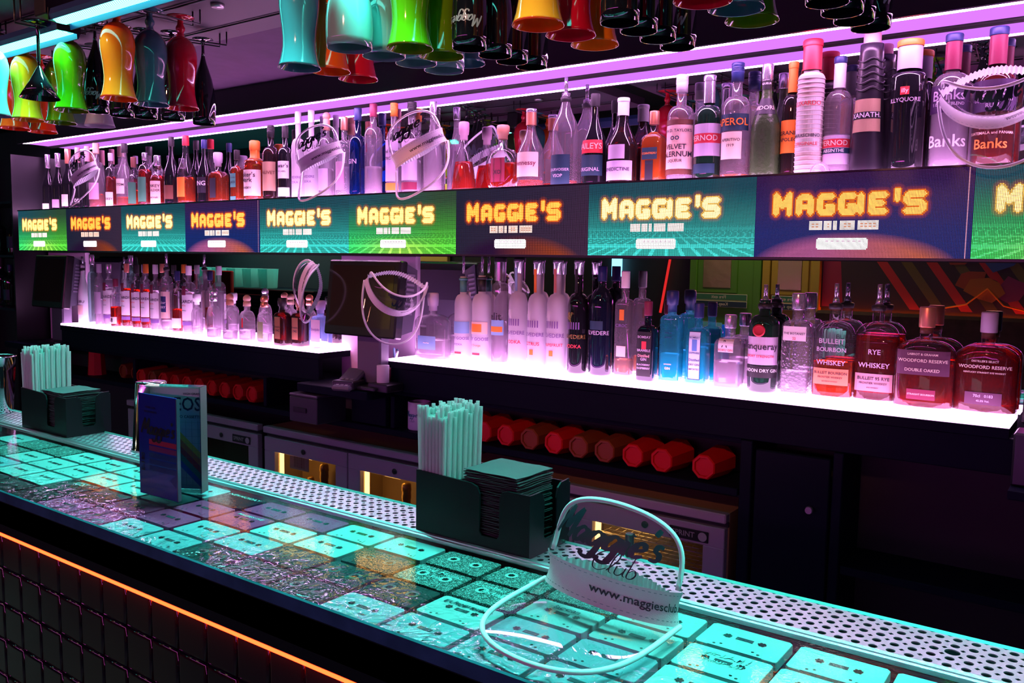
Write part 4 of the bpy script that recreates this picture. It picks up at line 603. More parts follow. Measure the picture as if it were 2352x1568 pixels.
# ------------------------------------------------------------ bottles
def surf(a, r, p, dr):
    ca, sa = math.cos(a), math.sin(a)
    return math.copysign(abs(sa)**(2/p), sa)*r, -abs(ca)**(2/p)*r*dr
def make_bottle(zb, lab, X, Y, r, H, sh, gl, liq, fill, cap, labs, group):
    hs, hn, rn, cs, p, dr, st = SHAPES[sh]
    t = tag(empty('bottle', (X, Y, zb+.0005)), lab, 'bottle', group)
    rneck = max(r*rn, .0095)
    if sh in ('squat', 'pat', 'flask', 'oval'): rneck = max(.0115, min(r*rn, .013))
    if sh in ('fan',): rneck = .014
    def rad(h):
        """body radius at height fraction h"""
        if h <= hs: return r
        if h >= hn: return rneck
        q = (h-hs)/(hn-hs)
        if st == 'r': k = math.sqrt(max(0, 1-q**2.2))*.85+.15*(1-q)
        elif st == 's': k = .5+.5*math.cos(PI*q)
        else: k = 1-q
        return rneck+(r-rneck)*k
    if sh == 'gourd':
        def rad(h):
            q = min(h/hn, 1); return rneck+(r-rneck)*(max(0, math.cos(q*1.45))**.8*.75+.25*(1-q)) if h < hn else rneck
    if sh == 'fan':
        def rad(h):
            q = h/hn; return max(rneck, r*math.sqrt(max(0, 1-((q-.5)/.56)**2))) if h < hn else rneck
    if sh == 'cone':
        def rad(h): return r+(rneck*1.6-r)*(h/.86)**.9
    big = r > .03
    seg = 40 if p > 3 else 28
    if sh == 'squat' or sh == 'sq': seg = 44
    hh = [0, .006, .02]+[hs*k/6 for k in range(1, 7)]+[hs+(hn-hs)*k/9 for k in range(1, 10)]+[cs-.01, cs+(.04 if cap[0] in ('cyl', 'ring') else .02)]
    if sh in ('gourd', 'fan', 'cone'): hh = [0, .006]+[.02+(hn-.02)*k/16 for k in range(17)]+[cs+.02]
    hh = sorted(set(round(h, 4) for h in hh))
    prof = [(rad(h)*(.86 if h == 0 else .95 if h == .006 else 1), h*H) for h in hh]
    b = MB()
    if p == 2 and dr == 1 or True:
        n = len(prof); base = 0
        for i, (rr, z) in enumerate(prof):
            # section rounds off towards the neck
            q = min(1, max(0, (rr-rneck)/max(r-rneck, 1e-6))); pp = 2+(p-2)*q; d = 1+(dr-1)*q
            for k in range(seg):
                a = 2*PI*k/seg; ca, sa = math.cos(a), math.sin(a); rk = rr
                if sh == 'fan' and q > .3: rk = rr*(1+.05*math.cos(a*0+k*PI))
                if sh == 'rect' and gl == 'aqua': rk = rr*(1+.03*math.cos(k*PI))
                b.v.append((math.copysign(abs(ca)**(2/pp), ca)*rk, math.copysign(abs(sa)**(2/pp), sa)*rk*d, z))
        b.smooth = True
        for i in range(n-1):
            for k in range(seg): k2 = (k+1) % seg; b.face([i*seg+k, i*seg+k2, (i+1)*seg+k2, (i+1)*seg+k])
        b.smooth = False
        b.face(list(range(seg))[::-1]); b.face([(n-1)*seg+k for k in range(seg)])
    dimp = 'BOTANIST' in repr(labs) or lab.startswith('textured')
    if sh == 'cone' or gl == 'wicker':   # raised bands, carved or plaited
        for k in range(22 if gl == 'wicker' else 5):
            h = (.02+k*.033) if gl == 'wicker' else (.6+k*.05)
            rr = rad(h)+.0006
            b.tube([(math.cos(a)*rr, math.sin(a)*rr, h*H+(.004*math.sin(a*4) if gl != 'wicker' else 0)) for a in [2*PI*i/28 for i in range(28)]], .0011 if gl == 'wicker' else .0022, 6, True)
    gm = GL['full' if gl == 'clear' and liq in ('amber', 'red', 'cognac', 'orangeliq') and fill > .3 else gl]() if not dimp else thin('dimpled_glass', (.93, .92, .95), .3, .10, bumpy=.9, bscale=170)
    b.build('glass_body', gm, t)
    if liq:
        L = MB(); zt = fill*hs/.6 if fill < .5 else fill
        top = min(fill*hn*1.08, cs-.06)
        lh = [.03]+[.03+(top-.03)*k/8 for k in range(1, 9)]
        L.smooth = True; s0 = seg
        for h in lh:
            rr = rad(h)-.0022; q = min(1, max(0, (rr-rneck)/max(r-rneck, 1e-6))); pp = 2+(p-2)*q; d = 1+(dr-1)*q
            for k in range(s0):
                a = 2*PI*k/s0; ca, sa = math.cos(a), math.sin(a)
                L.v.append((math.copysign(abs(ca)**(2/pp), ca)*rr, math.copysign(abs(sa)**(2/pp), sa)*(rr*d if d == 1 else (rr+.0022)*d-.0022), h*H))
        for i in range(len(lh)-1):
            for k in range(s0): k2 = (k+1) % s0; L.face([i*s0+k, i*s0+k2, (i+1)*s0+k2, (i+1)*s0+k])
        L.smooth = False; L.face(list(range(s0))[::-1]); L.face([(len(lh)-1)*s0+k for k in range(s0)])
        L.build('spirit', LQ[liq](), t)
    # closures
    kind, cc = cap; ck = rneck*1.13+.0008; m = pal(cc); c = MB(); z0 = cs*H; z1 = H
    if kind in ('cyl', 'cyl2'):
        if kind == 'cyl2': ck = .0175
        c.loft([(ck*.97, z0), (ck, z0+.002), (ck, z1-.003), (ck*.93, z1)], 20)
        if kind == 'cyl2': MB().loft([(rneck*1.1, (cs-.06)*H), (rneck*1.1, z0)], 20).build('neck_band', pal('brown'), t)
    elif kind == 'ring':
        pr = [(ck, z0), (ck, z0+(z1-z0)*.45)]
        for k in range(4): z = z0+(z1-z0)*(.5+k*.07); pr += [(ck*1.05, z), (ck*1.05, z+.0015), (ck*.96, z+.0025)]
        c.loft(pr+[(ck*1.03, z1-(z1-z0)*.2), (ck*1.03, z1-.002), (ck*.95, z1)], 20)
    elif kind == 'ball':
        R = max(.0145, rneck*1.3); zc = z1-R
        c.loft([(rneck*.8, (cs-.05)*H), (rneck*1.3, (cs-.045)*H), (rneck*1.2, zc-R*.8)]+[(R*math.cos(a), zc+R*math.sin(a)) for a in [(-.8+k*.235)*1.0 for k in range(11)]], 20)
    elif kind == 'flat':
        R = max(.0165, rneck*1.45); c.loft([(rneck*1.05, (cs-.07)*H), (rneck*1.05, z0), (R*.9, z0+.001), (R, z0+(z1-z0)*.5), (R*.97, z1-.003), (R*.8, z1)], 24)
    elif kind in ('long', 'long2'):
        zz = (hn+.02)*H; c.loft([(ck, zz), (ck*1.0, z1-(z1-zz)*.22)], 20, cap0=False, cap1=False)
        c2 = MB().loft([(ck*1.06, z1-(z1-zz)*.22), (ck*1.08, z1-(z1-zz)*.2), (ck*1.08, z1-.003), (ck, z1)], 20)
        tip = {'white': 'white', 'lilac': 'orange', 'silver': 'silver', 'copper': 'steel', 'navy': 'navy', 'orange': 'orange', 'redcap': 'redcap', 'steel': 'black'}[cc]
        if 'blue cap' in lab: tip = 'navy'
        if kind == 'long2': m = pal('maroon')
        c2.build('cap', pal(tip), t)
        c.build('capsule', m, t); c = None
    elif kind == 'wax':
        c.loft([(rad(hn-.06)*1.05, (hn-.06)*H), (ck*1.02, (hn+.01)*H), (ck*1.03, cs*H), (ck*1.15, cs*H+.003), (ck*1.15, z1-.004), (ck*.9, z1)], 20)
        c.tube([(ck*1.0, -ck*.4, cs*H), (ck*1.2, -ck*.5, (hn-.02)*H), (rad(hn-.1)*.95, -rad(hn-.1)*.4, (hn-.1)*H)], .002, 6)
    elif kind == 'seal':
        m = pal('silver'); c.loft([(ck, z0+.1*(z1-z0)), (ck, z1-.01), (ck*1.1, z1-.009), (ck*1.1, z1)], 20)
        s = MB(); w2 = .0045
        s.poly([(-w2, -rneck-.0012, (hn+.01)*H), (w2, -rneck-.0012, (hn+.01)*H), (w2, -ck-.0012, z0+(z1-z0)*.45), (-w2, -ck-.0012, z0+(z1-z0)*.45)])
        s.build('neck_seal', pal(cc), t)
    elif kind in ('pour', 'pour2'):
        zs = H*.82 if kind == 'pour' else z0
        c.loft([(ck*1.02, zs-.012 if kind == 'pour' else z0), (ck*1.1, zs-.006), (ck*1.1, zs), (ck*.8, zs+.002)], 18)
        if kind == 'pour':
            c.build('collar', pal('black'), t); c = MB(); m = pal('steel')
            c.loft([(rneck*.75, zs+.001), (rneck*.6, zs+.012), (.0042, zs+.02)], 14)
            c.tube([(0, 0, zs+.015), (0, 0, zs+(H-zs)*.75), (.0, 0, H)], .0055, 10)
            c.build('pourer', m, t); c = None
        else:
            c.build('collar', m, t); c = MB().loft([(rneck*1.05, (hn+.02)*H), (rneck*1.05, z0)], 18)
            c.build('neck_wrap', pal(cc), t); c = MB(); m = pal('steel'); c.tube([(0, 0, z0+.015), (0, 0, H), (0, 0, H+.045)], .004, 10); c.build('pourer', m, t); c = None
    if c is not None: c.build('stopper' if kind in ('ball', 'flat') else 'cap', m, t)
    # labels follow the glass surface on the front
    for (f0, f1, wd, lc, words) in labs:
        z0l, z1l = f0*H, f1*H
        half = wd*PI/2 if p == 2 and dr == 1 else None
        rmid = rad((f0+f1)/2)
        def at(u, z, off):
            rr = rad(z/H)+off; 
            if half is not None: a = u/rmid; return (math.sin(a)*rr, -math.cos(a)*rr, z)
            a = max(-.97, min(.97, u/rr)); q = min(1, max(0, (rr-off-rneck)/max(r-rneck, 1e-6))); pp = 2+(p-2)*q; d = 1+(dr-1)*q
            return (a*rr, -(1-abs(a)**pp)**(1/pp)*((rr-off)*d+off), z)
        uw = rmid*half if half is not None else rmid*.95*wd
        lo = t
        if lc != 'none':
            g = MB(); nz = 6 if rad(f1) != rad(f0) else 1
            if lc == 'seal':
                g.loft([(rmid*.42, 0), (rmid*.42, .003), (rmid*.3, .0042), (rmid*.28, .003)], 20, p=2)
                g.xf(Matrix.Translation((0, -rad(f0)-.001+.001, (z0l+z1l)/2)) @ Matrix.Rotation(PI/2, 4, 'X'))
            else: g.grid(lambda u, v: at((u*2-1)*uw, z0l+v*(z1l-z0l), .0007+.0002*labs.index((f0, f1, wd, lc, words)) if (f0, f1, wd, lc, words) in labs else .0007), 14, nz)
            lo = g.build('label', pal(lc, .55), t)
            if lc in ('black', 'ink') or True: pass
        for (tx, zc, sz, tcol) in words:
            vert = tx.endswith('|v'); tx = tx.replace('|v', '')
            Hl = z1l-z0l; V, F = text2d(tx); wmax = max(abs(x) for x, y in V) if V else 1
            size = sz*Hl*1.25 if not vert else min(uw*1.8, Hl*.22)
            lim = (uw*.94 if not vert else Hl*.5)
            if half is not None and not vert: lim = min(lim, rmid*1.45)
            if size*wmax > lim: size = lim/wmax
            g = MB(); zc_ = z0l+zc*Hl
            flat_text(g, (V, F), size, lambda x, y: at(x, zc_+y, .0016), vert)
            g.build('lettering', pal(tcol, .5), lo)
    return t
for row, lab, X, Y, r, H, sh, gl, liq, fill, cap, labs in BOTTLES:
    make_bottle(.668 if row == 'u' else .13, lab, X, Y, r, H, sh, gl, liq, fill, cap, labs, 'bottles on the upper shelf' if row == 'u' else 'bottles on the lower glowing shelves')
for i, (x, z) in enumerate([(-3.98, .18), (-3.88, .18), (-3.76, .18), (-3.66, .18), (-3.52, .18), (-3.92, .45), (-3.78, .45), (-3.6, .45)]):
    make_bottle(z, 'dim dark bottle on the side shelving beyond the screen, %s' % ['first on the lower board', 'second on the lower board', 'third on the lower board', 'fourth on the lower board', 'fifth on the lower board', 'first on the upper board', 'second on the upper board', 'third on the upper board'][i], x, 1.2, .036, .22+.02*(i % 3), ['std', 'slope', 'wine'][i % 3], ['green', 'black', 'ink'][i % 3], 0, 0, ('cyl', ['navy', 'petrol', 'black'][i % 3]), [(.15, .4, .6, 'petrol', [])], 'dim bottles on the side shelving')
# printed trees on the frosted bottles
for o in [o for o in bpy.data.objects if o.get('label') and 'bare tree' in o.get('label')]:
    i = [b for b in BOTTLES if b[1] == o['label']][0]; r, H = i[4], i[5]; g = MB(); rnd = random.Random(3)
    def br(x, z, ang, L, wd, dep):
        x2, z2 = x+math.sin(ang)*L, z+math.cos(ang)*L; n = len(g.v)
        for (px, pz, s) in ((x, z, -1), (x, z, 1), (x2, z2, 1), (x2, z2, -1)):
            a = (px+s*wd*math.cos(ang)/2)/r; g.v.append((math.sin(a)*(r+.0011), -math.cos(a)*(r+.0011), pz-s*wd*math.sin(ang)/2))
        g.face([n, n+1, n+2, n+3])
        if dep:
            for k in range(3 if dep > 3 else 2): br(x2, z2, ang+rnd.uniform(-.75, .75), L*.72, wd*.7, dep-1)
    br(-r*.2, .40*H, .05, .016, .0026, 5)
    g.build('tree_print', pal('gold' if 'gold' in o['label'] else 'white' if 'silver' not in o['label'] else 'petrol'), o)
# small clear dome beside the wicker bottle
dm = MB(); dm.loft([(.024*math.cos(a), .03*math.sin(a)) for a in [k*PI/2/9 for k in range(10)]], 24, cap1=False); dm.smooth = False
tag(dm.build('glass_dome', GL['clear'](), None, (.560, 1.138, .669)), 'small clear upturned glass dome in front of the absinthe bottle', 'glass')
# ------------------------------------------------------------ hanging glasses
def glass_mesh(kind, m):
    if kind == 'hurricane':
        R = .0445; h = .19; pr = [(1.0, 0), (.95, .03), (.86, .1), (.78, .2), (.76, .28), (.79, .4), (.86, .52), (.92, .62), (.945, .7), (.92, .78), (.84, .86), (.68, .93), (.45, .98), (.27, 1.0)]; Ht = .243
    elif kind == 'goblet':
        R = .0445; h = .135; pr = [(.95, 0), (.985, .12), (1.0, .25), (.99, .4), (.93, .58), (.8, .74), (.6, .87), (.35, .96), (.14, 1.0)]; Ht = .235
    elif kind == 'flute':
        R = .0335; h = .20; pr = [(.95, 0), (1, .1), (1, .3), (.97, .42), (.88, .54), (.74, .66), (.52, .78), (.32, .88), (.2, .96), (.16, 1.0)]; Ht = .25
    else:
        R = .05; h = .085; pr = [(1, 0), (.5, .5), (.06, 1.0)]; Ht = .20
    P = [(a*R, b*h) for a, b in pr]
    b = MB(); b.loft([(P[0][0]-.0008, .0004)]+P, 36, cap0=False, cap1=False); b.loft([(a-.0016, z+.0005) for a, z in P], 36, cap0=False, cap1=False)
    b.smooth = True
    n = 36; st = MB(); rs = P[-1][0]
    if kind == 'hurricane': sp = [(rs, h), (.009, h+.006), (.0085, h+.012), (.012, h+.018), (.0125, h+.024), (.0085, h+.031), (.007, Ht-.010)]
    else: sp = [(rs, h), (.0045, h+.012), (.004, (h+Ht)/2), (.0045, Ht-.014)]
    fr = .036 if kind != 'flute' else .030
    st.loft(sp+[(.010, Ht-.006)], 16, cap0=True, cap1=True)
    ft = MB().loft([(.008, Ht-.0075), (fr*.5, Ht-.0045), (fr, Ht-.002), (fr, Ht-.0005), (fr*.6, Ht)], 30)
    return b.mesh('bowl', m), st.mesh('stem', m), ft.mesh('foot', m), Ht
GC = dict(blue=pbr('glass_paint_blue', (.05, .16, .2), .1, coat=.8), cyan=pbr('glass_paint_aqua', (.17, .36, .35), .1, coat=.8), orange=pbr('glass_paint_orange', (.9, .10, .006), .1, coat=.8), red=pbr('glass_paint_red', (.6, .006, .03), .1, coat=.8),
    green=pbr('glass_paint_green', (.11, .28, .003), .1, coat=.8), yellow=pbr('glass_paint_yellow', (.75, .28, .008), .1, coat=.8), black=pbr('glass_paint_black', (.006, .008, .012), .05, coat=1.), frost=frosted('glass_frosted_lilac', (.5, .46, .58), .4), amber=pbr('glass_paint_amber', (.85, .24, .01), .1, coat=.8), scarlet=pbr('glass_paint_scarlet', (.85, .045, .005), .1, coat=.8))
GM = {}
def hang(kind, colr, x, y, z, lab, rz=0, logo=0, grp='coloured cocktail glasses hanging upside down in the racks'):
    if (kind, colr) not in GM: GM[kind, colr] = glass_mesh(kind, GC[colr])
    b, s, f, Ht = GM[kind, colr]; t = tag(empty({'hurricane': 'hurricane_glass', 'goblet': 'goblet_glass', 'flute': 'flute_glass', 'martini': 'martini_glass'}[kind], (x, y, z), rz), lab, 'glass', grp)
    bo = put('bowl', b, t); put('stem', s, t); put('foot', f, t)
    if logo:
        g = MB(); R = .0345
        flat_text(g, brush2d("Maggie's", .14), .021, lambda X, Y: (math.sin(-X/R)*R, -math.cos(-X/R)*R, .045-Y)); g.build('logo_print', pbr('pale_print', (.35, .5, .5), .4), bo)
    return Ht
wires = []
for name, cells in GLASSES:
    for c in cells: hang(*c)
    wires.append((cells[0], cells[-1]))
def rack(lab, cols, x0, x1, ztop, hangers=True):
    t = tag(empty('wire_glass_rack', ((x0+x1)/2, .45, 1.08)), lab, 'rack'); ox, oy, oz = (x0+x1)/2, .45, 1.08
    for (a, c) in cols:
        Ht = {'hurricane': .243, 'goblet': .235, 'flute': .25, 'martini': .20}[a[0]]
        za, zc = a[4]+Ht-.0115, c[4]+Ht-.0115
        for s in (-.0165, .0165):
            ya, yc = a[3]-.05, max(c[3]+.05, a[3]+.12); k = (zc-za)/max(c[3]-a[3], .001) if c is not a else 0; dx = (c[2]-a[2])/max(c[3]-a[3], .001) if c is not a else 0
            f = lambda y: (a[2]+dx*(y-a[3])+s-ox, y-oy, za+k*(y-a[3])-oz)
            p0, p1 = f(ya), f(yc)
            w_ = MB().tube([(p0[0], p0[1], ztop-oz), (p0[0], p0[1], p0[2]+.01), p0, p1, (p1[0], p1[1], p1[2]+.01), (p1[0], p1[1], ztop-oz)], .0022, 6)
            w_.build('rack_wire', M_WIRE, t)
    for y in (.27, .45, .64): MB().tube([(x0-ox, y-oy, ztop-.004-oz), (x1-ox, y-oy, ztop-.004-oz)], .0025, 6).build('cross_wire', M_WIRE, t)
rack('black wire rack under the ceiling board holding the left glasses', [w_ for w_ in wires if w_[0][2] < -.6], -1.85, -.60, 1.125)
rack('wire rack above the frame holding the middle and right glasses', [w_ for w_ in wires if w_[0][2] > -.6], -.32, .85, 1.125)
tag(MB().box(-.40, 1.9, .12, .74, 1.125, 1.16).build('rack_board', pbr('dark_board', (.06, .05, .07), .6)), 'dark ceiling board that carries the right wire glass rack', 'board')
# ------------------------------------------------------------ cyan light bars
def cyanbar(x0, x1, y, z, lab):
    t = tag(empty('light_bar', ((x0+x1)/2, y, z)), lab, 'lamp'); L = (x1-x0)/2
    hb = MB(); prof = [(-.026, .0), (-.03, .012), (-.026, .028), (.026, .028), (.03, .012), (.027, -.014), (.0235, -.014), (.022, .003), (-.022, .003)]
    hb.prism(prof, 'x', -L, L); hb.build('lamp_housing', pbr('blue_black_aluminium', (.02, .05, .16), .35, .3), t)
    m, nt, out = _new('led_lens_'+lab[:4]); tc = N(nt, 'ShaderNodeTexCoord'); sp = N(nt, 'ShaderNodeSeparateXYZ'); nt.links.new(tc.outputs['Object'], sp.inputs[0])
    ax = N(nt, 'ShaderNodeMath', operation='MULTIPLY_ADD'); ax.inputs[1].default_value = 1/.0085; nt.links.new(sp.outputs[0], ax.inputs[0])
    ay = N(nt, 'ShaderNodeMath', operation='MULTIPLY'); ay.inputs[1].default_value = 40; nt.links.new(sp.outputs[1], ay.inputs[0]); nt.links.new(ay.outputs[0], ax.inputs[2])
    fr = N(nt, 'ShaderNodeMath', operation='FRACT'); nt.links.new(ax.outputs[0], fr.inputs[0])
    mr = N(nt, 'ShaderNodeMapRange'); mr.inputs['From Min'].default_value = .3; mr.inputs['From Max'].default_value = .7; mr.inputs['To Min'].default_value = CYAN_E*.45; mr.inputs['To Max'].default_value = CYAN_E*1.4; nt.links.new(fr.outputs[0], mr.inputs['Value'])
    em = N(nt, 'ShaderNodeEmission'); em.inputs[0].default_value = c4(CYAN); nt.links.new(mr.outputs[0], em.inputs[1]); nt.links.new(em.outputs[0], out.inputs[0])
    lens = MB(); lens.prism([(-.0215, .002), (-.012, -.004), (.012, -.004), (.0215, .002)], 'x', -L+.002, L-.002); lens.build('led_lens', m, t)
    ar = bpy.data.lights.new('light_bar_beam', 'AREA'); ar.shape = 'RECTANGLE'; ar.size = 2*L; ar.size_y = .03; ar.color = CYAN; ar.energy = CYAN_P*2*L; ar.spread = math.radians(100)
    ao = bpy.data.objects.new('light_bar_beam', ar); ao.location = (0, -.002, -.006); ao.rotation_euler = (math.radians(-14), 0, 0); ao.parent = t; COL.objects.link(ao)
    ec = MB().box(-L-.004, -L, -.031, .031, -.002, .030); ec.build('end_cap', M_BLACK, t); MB().box(L, L+.004, -.031, .031, -.002, .030).build('end_cap', M_BLACK, t)
    return t
cyanbar(-2.7, -1.165, .262, 1.045, 'far cyan light bar over the counter, left of the bracket')
cyanbar(-1.09, .45, .205, 1.045, 'near cyan light bar over the counter, right of the bracket')
cyanbar(.60, 2.0, .15, 1.045, 'cyan light bar over the right part of the counter')
tag(MB().bbox(-1.155, -1.10, .17, .30, 1.06, 1.125).build('lamp_bracket', M_BLACK), 'dark bracket between the two cyan light bars', 'bracket')
# ------------------------------------------------------------ bar counter
PX, PY = .109, .0707
bar = tag(empty('bar_counter', (0, 0, -1.08)), 'bar counter with cassette tapes set in clear resin above dark glossy tiles', 'counter')
BZ = 1.08; BX0, BX1 = -2.3, 1.75
def cpart(name, mb, m, dz=0): mb.xf(Matrix.Translation((0, 0, BZ))); return mb.build(name, m, bar)
cpart('base_board', MB().box(BX0, BX1, -.214, .0765, -.0605, -.013), pbr('counter_base', (.006, .012, .014), .25))
# resin: thin clear glossy skin with a rippled poured surface, ripples growing to the front edge
m, nt, out = _new('poured_resin')
tc = N(nt, 'ShaderNodeTexCoord'); n1 = N(nt, 'ShaderNodeTexNoise'); n1.inputs['Scale'].default_value = 30; n1.inputs['Detail'].default_value = 2; n1.inputs['Distortion'].default_value = 1.2
n2 = N(nt, 'ShaderNodeTexNoise'); n2.inputs['Scale'].default_value = 260; n2.inputs['Detail'].default_value = 1
nt.links.new(tc.outputs['Object'], n1.inputs['Vector']); nt.links.new(tc.outputs['Object'], n2.inputs['Vector'])
sp = N(nt, 'ShaderNodeSeparateXYZ'); nt.links.new(tc.outputs['Object'], sp.inputs[0])
mr = N(nt, 'ShaderNodeMapRange'); mr.inputs['From Min'].default_value = -.085; mr.inputs['From Max'].default_value = -.215; mr.inputs['To Min'].default_value = .022; mr.inputs['To Max'].default_value = 1.0
nt.links.new(sp.outputs[1], mr.inputs['Value'])
b1 = N(nt, 'ShaderNodeBump'); b1.inputs['Distance'].default_value = .0062; nt.links.new(mr.outputs[0], b1.inputs['Strength']); nt.links.new(n1.outputs['Fac'], b1.inputs['Height'])
b2 = N(nt, 'ShaderNodeBump'); b2.inputs['Distance'].default_value = .0002; b2.inputs['Strength'].default_value = .35; nt.links.new(n2.outputs['Fac'], b2.inputs['Height']); nt.links.new(b1.outputs[0], b2.inputs['Normal'])
gl = N(nt, 'ShaderNodeBsdfGlossy'); gl.inputs['Roughness'].default_value = .02; fr = N(nt, 'ShaderNodeFresnel'); fr.inputs[0].default_value = 1.95
nt.links.new(b2.outputs[0], gl.inputs['Normal']); nt.links.new(b2.outputs[0], fr.inputs['Normal'])
tr = N(nt, 'ShaderNodeBsdfTransparent'); tr.inputs[0].default_value = (.93, .97, .97, 1); mx = N(nt, 'ShaderNodeMixShader')
nt.links.new(fr.outputs[0], mx.inputs[0]); nt.links.new(tr.outputs[0], mx.inputs[1]); nt.links.new(gl.outputs[0], mx.inputs[2]); nt.links.new(mx.outputs[0], out.inputs[0])
cpart('resin_surface', MB().poly([(BX0, -.216, .008), (BX1, -.216, .008), (BX1, .0755, .008), (BX0, .0755, .008)]), m)
ed = MB(); ed.prism([(-.216, .0082), (-.2185, .0065), (-.2185, -.012), (-.2155, -.0145), (-.2145, -.0145), (-.2145, .0075)], 'x', BX0, BX1)
cpart('resin_edge', ed, pbr('resin_edge', (.03, .15, .2), .18, coat=.5, var=.6, bscale=18))
fs = MB(); fs.bbox(BX0, BX1, -.214, -.19, -.079, -.0146, .002); cpart('front_fascia', fs, pbr('black_fascia', (.004, .006, .012), .3))
nb = MB().box(BX0, BX1, -.2135, -.2005, -.0840, -.0795); cpart('orange_light_strip', nb, emit('orange_neon', (1, .02, .004), NEON_E))
# dark glossy tiles under the counter, bevelled and set apart
cpart('tile_backing', MB().box(BX0, BX1, -.190, -.15, -.90, -.0795), pbr('grout', (.012, .006, .012), .6))
cpart('plinth', MB().box(BX0, BX1, -.17, .16, -1.08, -.90), M_BLACK)
cpart('rear_board', MB().box(BX0, BX1, .077, .195, -.06, -.038), M_BLACK)
cpart('back_panel', MB().box(BX0, BX1, .18, .195, -.90, -.0605), M_BLACK)
tw = .0732; tmb = MB(); tmb.smooth = True
rings = [(.0000, 0.), (.0008, .0020), (.0026, .0036), (.0052, .0042)]   # rounded glossy edge
vv = []
for d_, out_ in [(0, -.006)]+list(rings):
    h_ = .0354-d_; y_ = -.1965-out_ if out_ > -.001 else -.1895
    vv.append([(-h_, y_, -h_), (h_, y_, -h_), (h_, y_, h_), (-h_, y_, h_)])
for q in vv: tmb.v += q
for i in range(len(vv)-1):
    for k in range(4): k2 = (k+1) % 4; tmb.face([i*4+k, i*4+k2, (i+1)*4+k2, (i+1)*4+k])
e_ = (len(vv)-1)*4; n_ = len(tmb.v); yy = tmb.v[e_][1]; h_ = .0354-.0052-.0012
tmb.v += [(-h_, yy, -h_), (h_, yy, -h_), (h_, yy, h_), (-h_, yy, h_)]
tmb.smooth = False
for k in range(4): k2 = (k+1) % 4; tmb.face([e_+k, e_+k2, n_+k2, n_+k])
tmb.face([n_, n_+1, n_+2, n_+3])
tm = tmb.mesh('tile', pbr('gloss_black_tile', (.008, .006, .016), .1, coat=.8))
for r in range(11):
    for c in range(29):
        o = put('tile', tm, bar, (-1.2+c*tw-.004, 0, BZ-.1215-r*tw))
# cassette tapes
def tape_mesh(nm, mt, hole):
    L, Wd = .1005, .0637; b = MB(); c = .004
    pts = [(-L/2+c, -Wd/2), (L/2-c, -Wd/2), (L/2-.001, -Wd/2+.001), (L/2, -Wd/2+c), (L/2, Wd/2-c), (L/2-c, Wd/2), (-L/2+c, Wd/2), (-L/2, Wd/2-c), (-L/2, -Wd/2+c)]
    b.prism(pts, 'z', -.0115, -.0006); n = len(b.v)//2
    q = [(x*.992, y*.988) for x, y in pts]; b.poly([(x, y, 0) for x, y in q]); k = len(b.v)-len(q)
    for i in range(n): j = (i+1) % n; b.face([n+i, n+j, k+j, k+i])
    b.prism([(-.033, -Wd/2-.0004), (.033, -Wd/2-.0004), (.029, -.0175), (-.029, -.0175)], 'z', -.0012, .0007)
    b.cur = 1
    for x in (-.027, -.0195, .0195, .027):
        y = -.0268 if abs(x) > .02 else -.0235; b.poly([(x+.0019*math.cos(a), y+.0019*math.sin(a), .0009) for a in [2*PI*i/10 for i in range(10)]])
    for x in (-.020, .0, .020): b.poly([(x-.003, -.0323, -.004), (x+.003, -.0323, -.004), (x+.003, -.0323, -.0085), (x-.003, -.0323, -.0085)])
    return b.mesh(nm, [mt, hole])
M_HOLE = pbr('tape_hole', (.008, .012, .014), .3)
TM = {}
def tapemat(k):
    return {'w': pbr('tape_white', (.62, .72, .76), .45), 'b': pbr('tape_pale_blue', (.42, .55, .66), .42), 'p': pbr('tape_pink', (.95, .05, .2), .45), 'k': pbr('tape_black', (.012, .014, .018), .3),
            'c': pbr('tape_smoked', (.05, .06, .065), .22, bump=.5, bscale=90, var=.5), 'g': gm_}[k]
m, nt, out = _new('tape_glitter'); tc = N(nt, 'ShaderNodeTexCoord'); vo = N(nt, 'ShaderNodeTexVoronoi'); vo.inputs['Scale'].default_value = 900; nt.links.new(tc.outputs['Object'], vo.inputs['Vector'])
cr = N(nt, 'ShaderNodeValToRGB'); cr.color_ramp.elements[0].position = .55; cr.color_ramp.elements[0].color = (.04, .06, .06, 1); cr.color_ramp.elements[1].position = .95; cr.color_ramp.elements[1].color = (.85, .95, .95, 1)
sc_ = N(nt, 'ShaderNodeSeparateColor'); nt.links.new(vo.outputs['Color'], sc_.inputs[0]); nt.links.new(sc_.outputs[0], cr.inputs[0])
bb_ = N(nt, 'ShaderNodeBsdfPrincipled'); bb_.inputs['Roughness'].default_value = .35; nt.links.new(cr.outputs[0], bb_.inputs['Base Color']); nt.links.new(bb_.outputs[0], out.inputs[0]); gm_ = m
hub = MB()
for sx in (-1,):
    pts = []
    for i in range(24):
        a = 2*PI*i/24; rr = .0052 if i % 4 not in (0,) else .0034; pts.append((rr*math.cos(a), rr*math.sin(a), .0008))
    hub.poly(pts)
hubm = hub.mesh('hub', M_HOLE)
hubr = MB(); 
n0 = 24
for rr, z in ((.0052, .0006), (.0098, .0006)): hubr.v += [(rr*math.cos(2*PI*i/n0), rr*math.sin(2*PI*i/n0), z) for i in range(n0)]
for i in range(n0): j = (i+1) % n0; hubr.face([i, n0+i, n0+j, j])
hubrm = hubr.mesh('hub_ring', pbr('tape_hub_white', (.7, .78, .8), .4)); hubrd = hubr.mesh('hub_ring', pbr('tape_hub_grey', (.12, .14, .15), .4))
winm = MB().box(-.0105, .0105, -.0035, .0035, .0004, .0007).mesh('window', pbr('tape_window', (.09, .10, .12), .15, coat=.6))
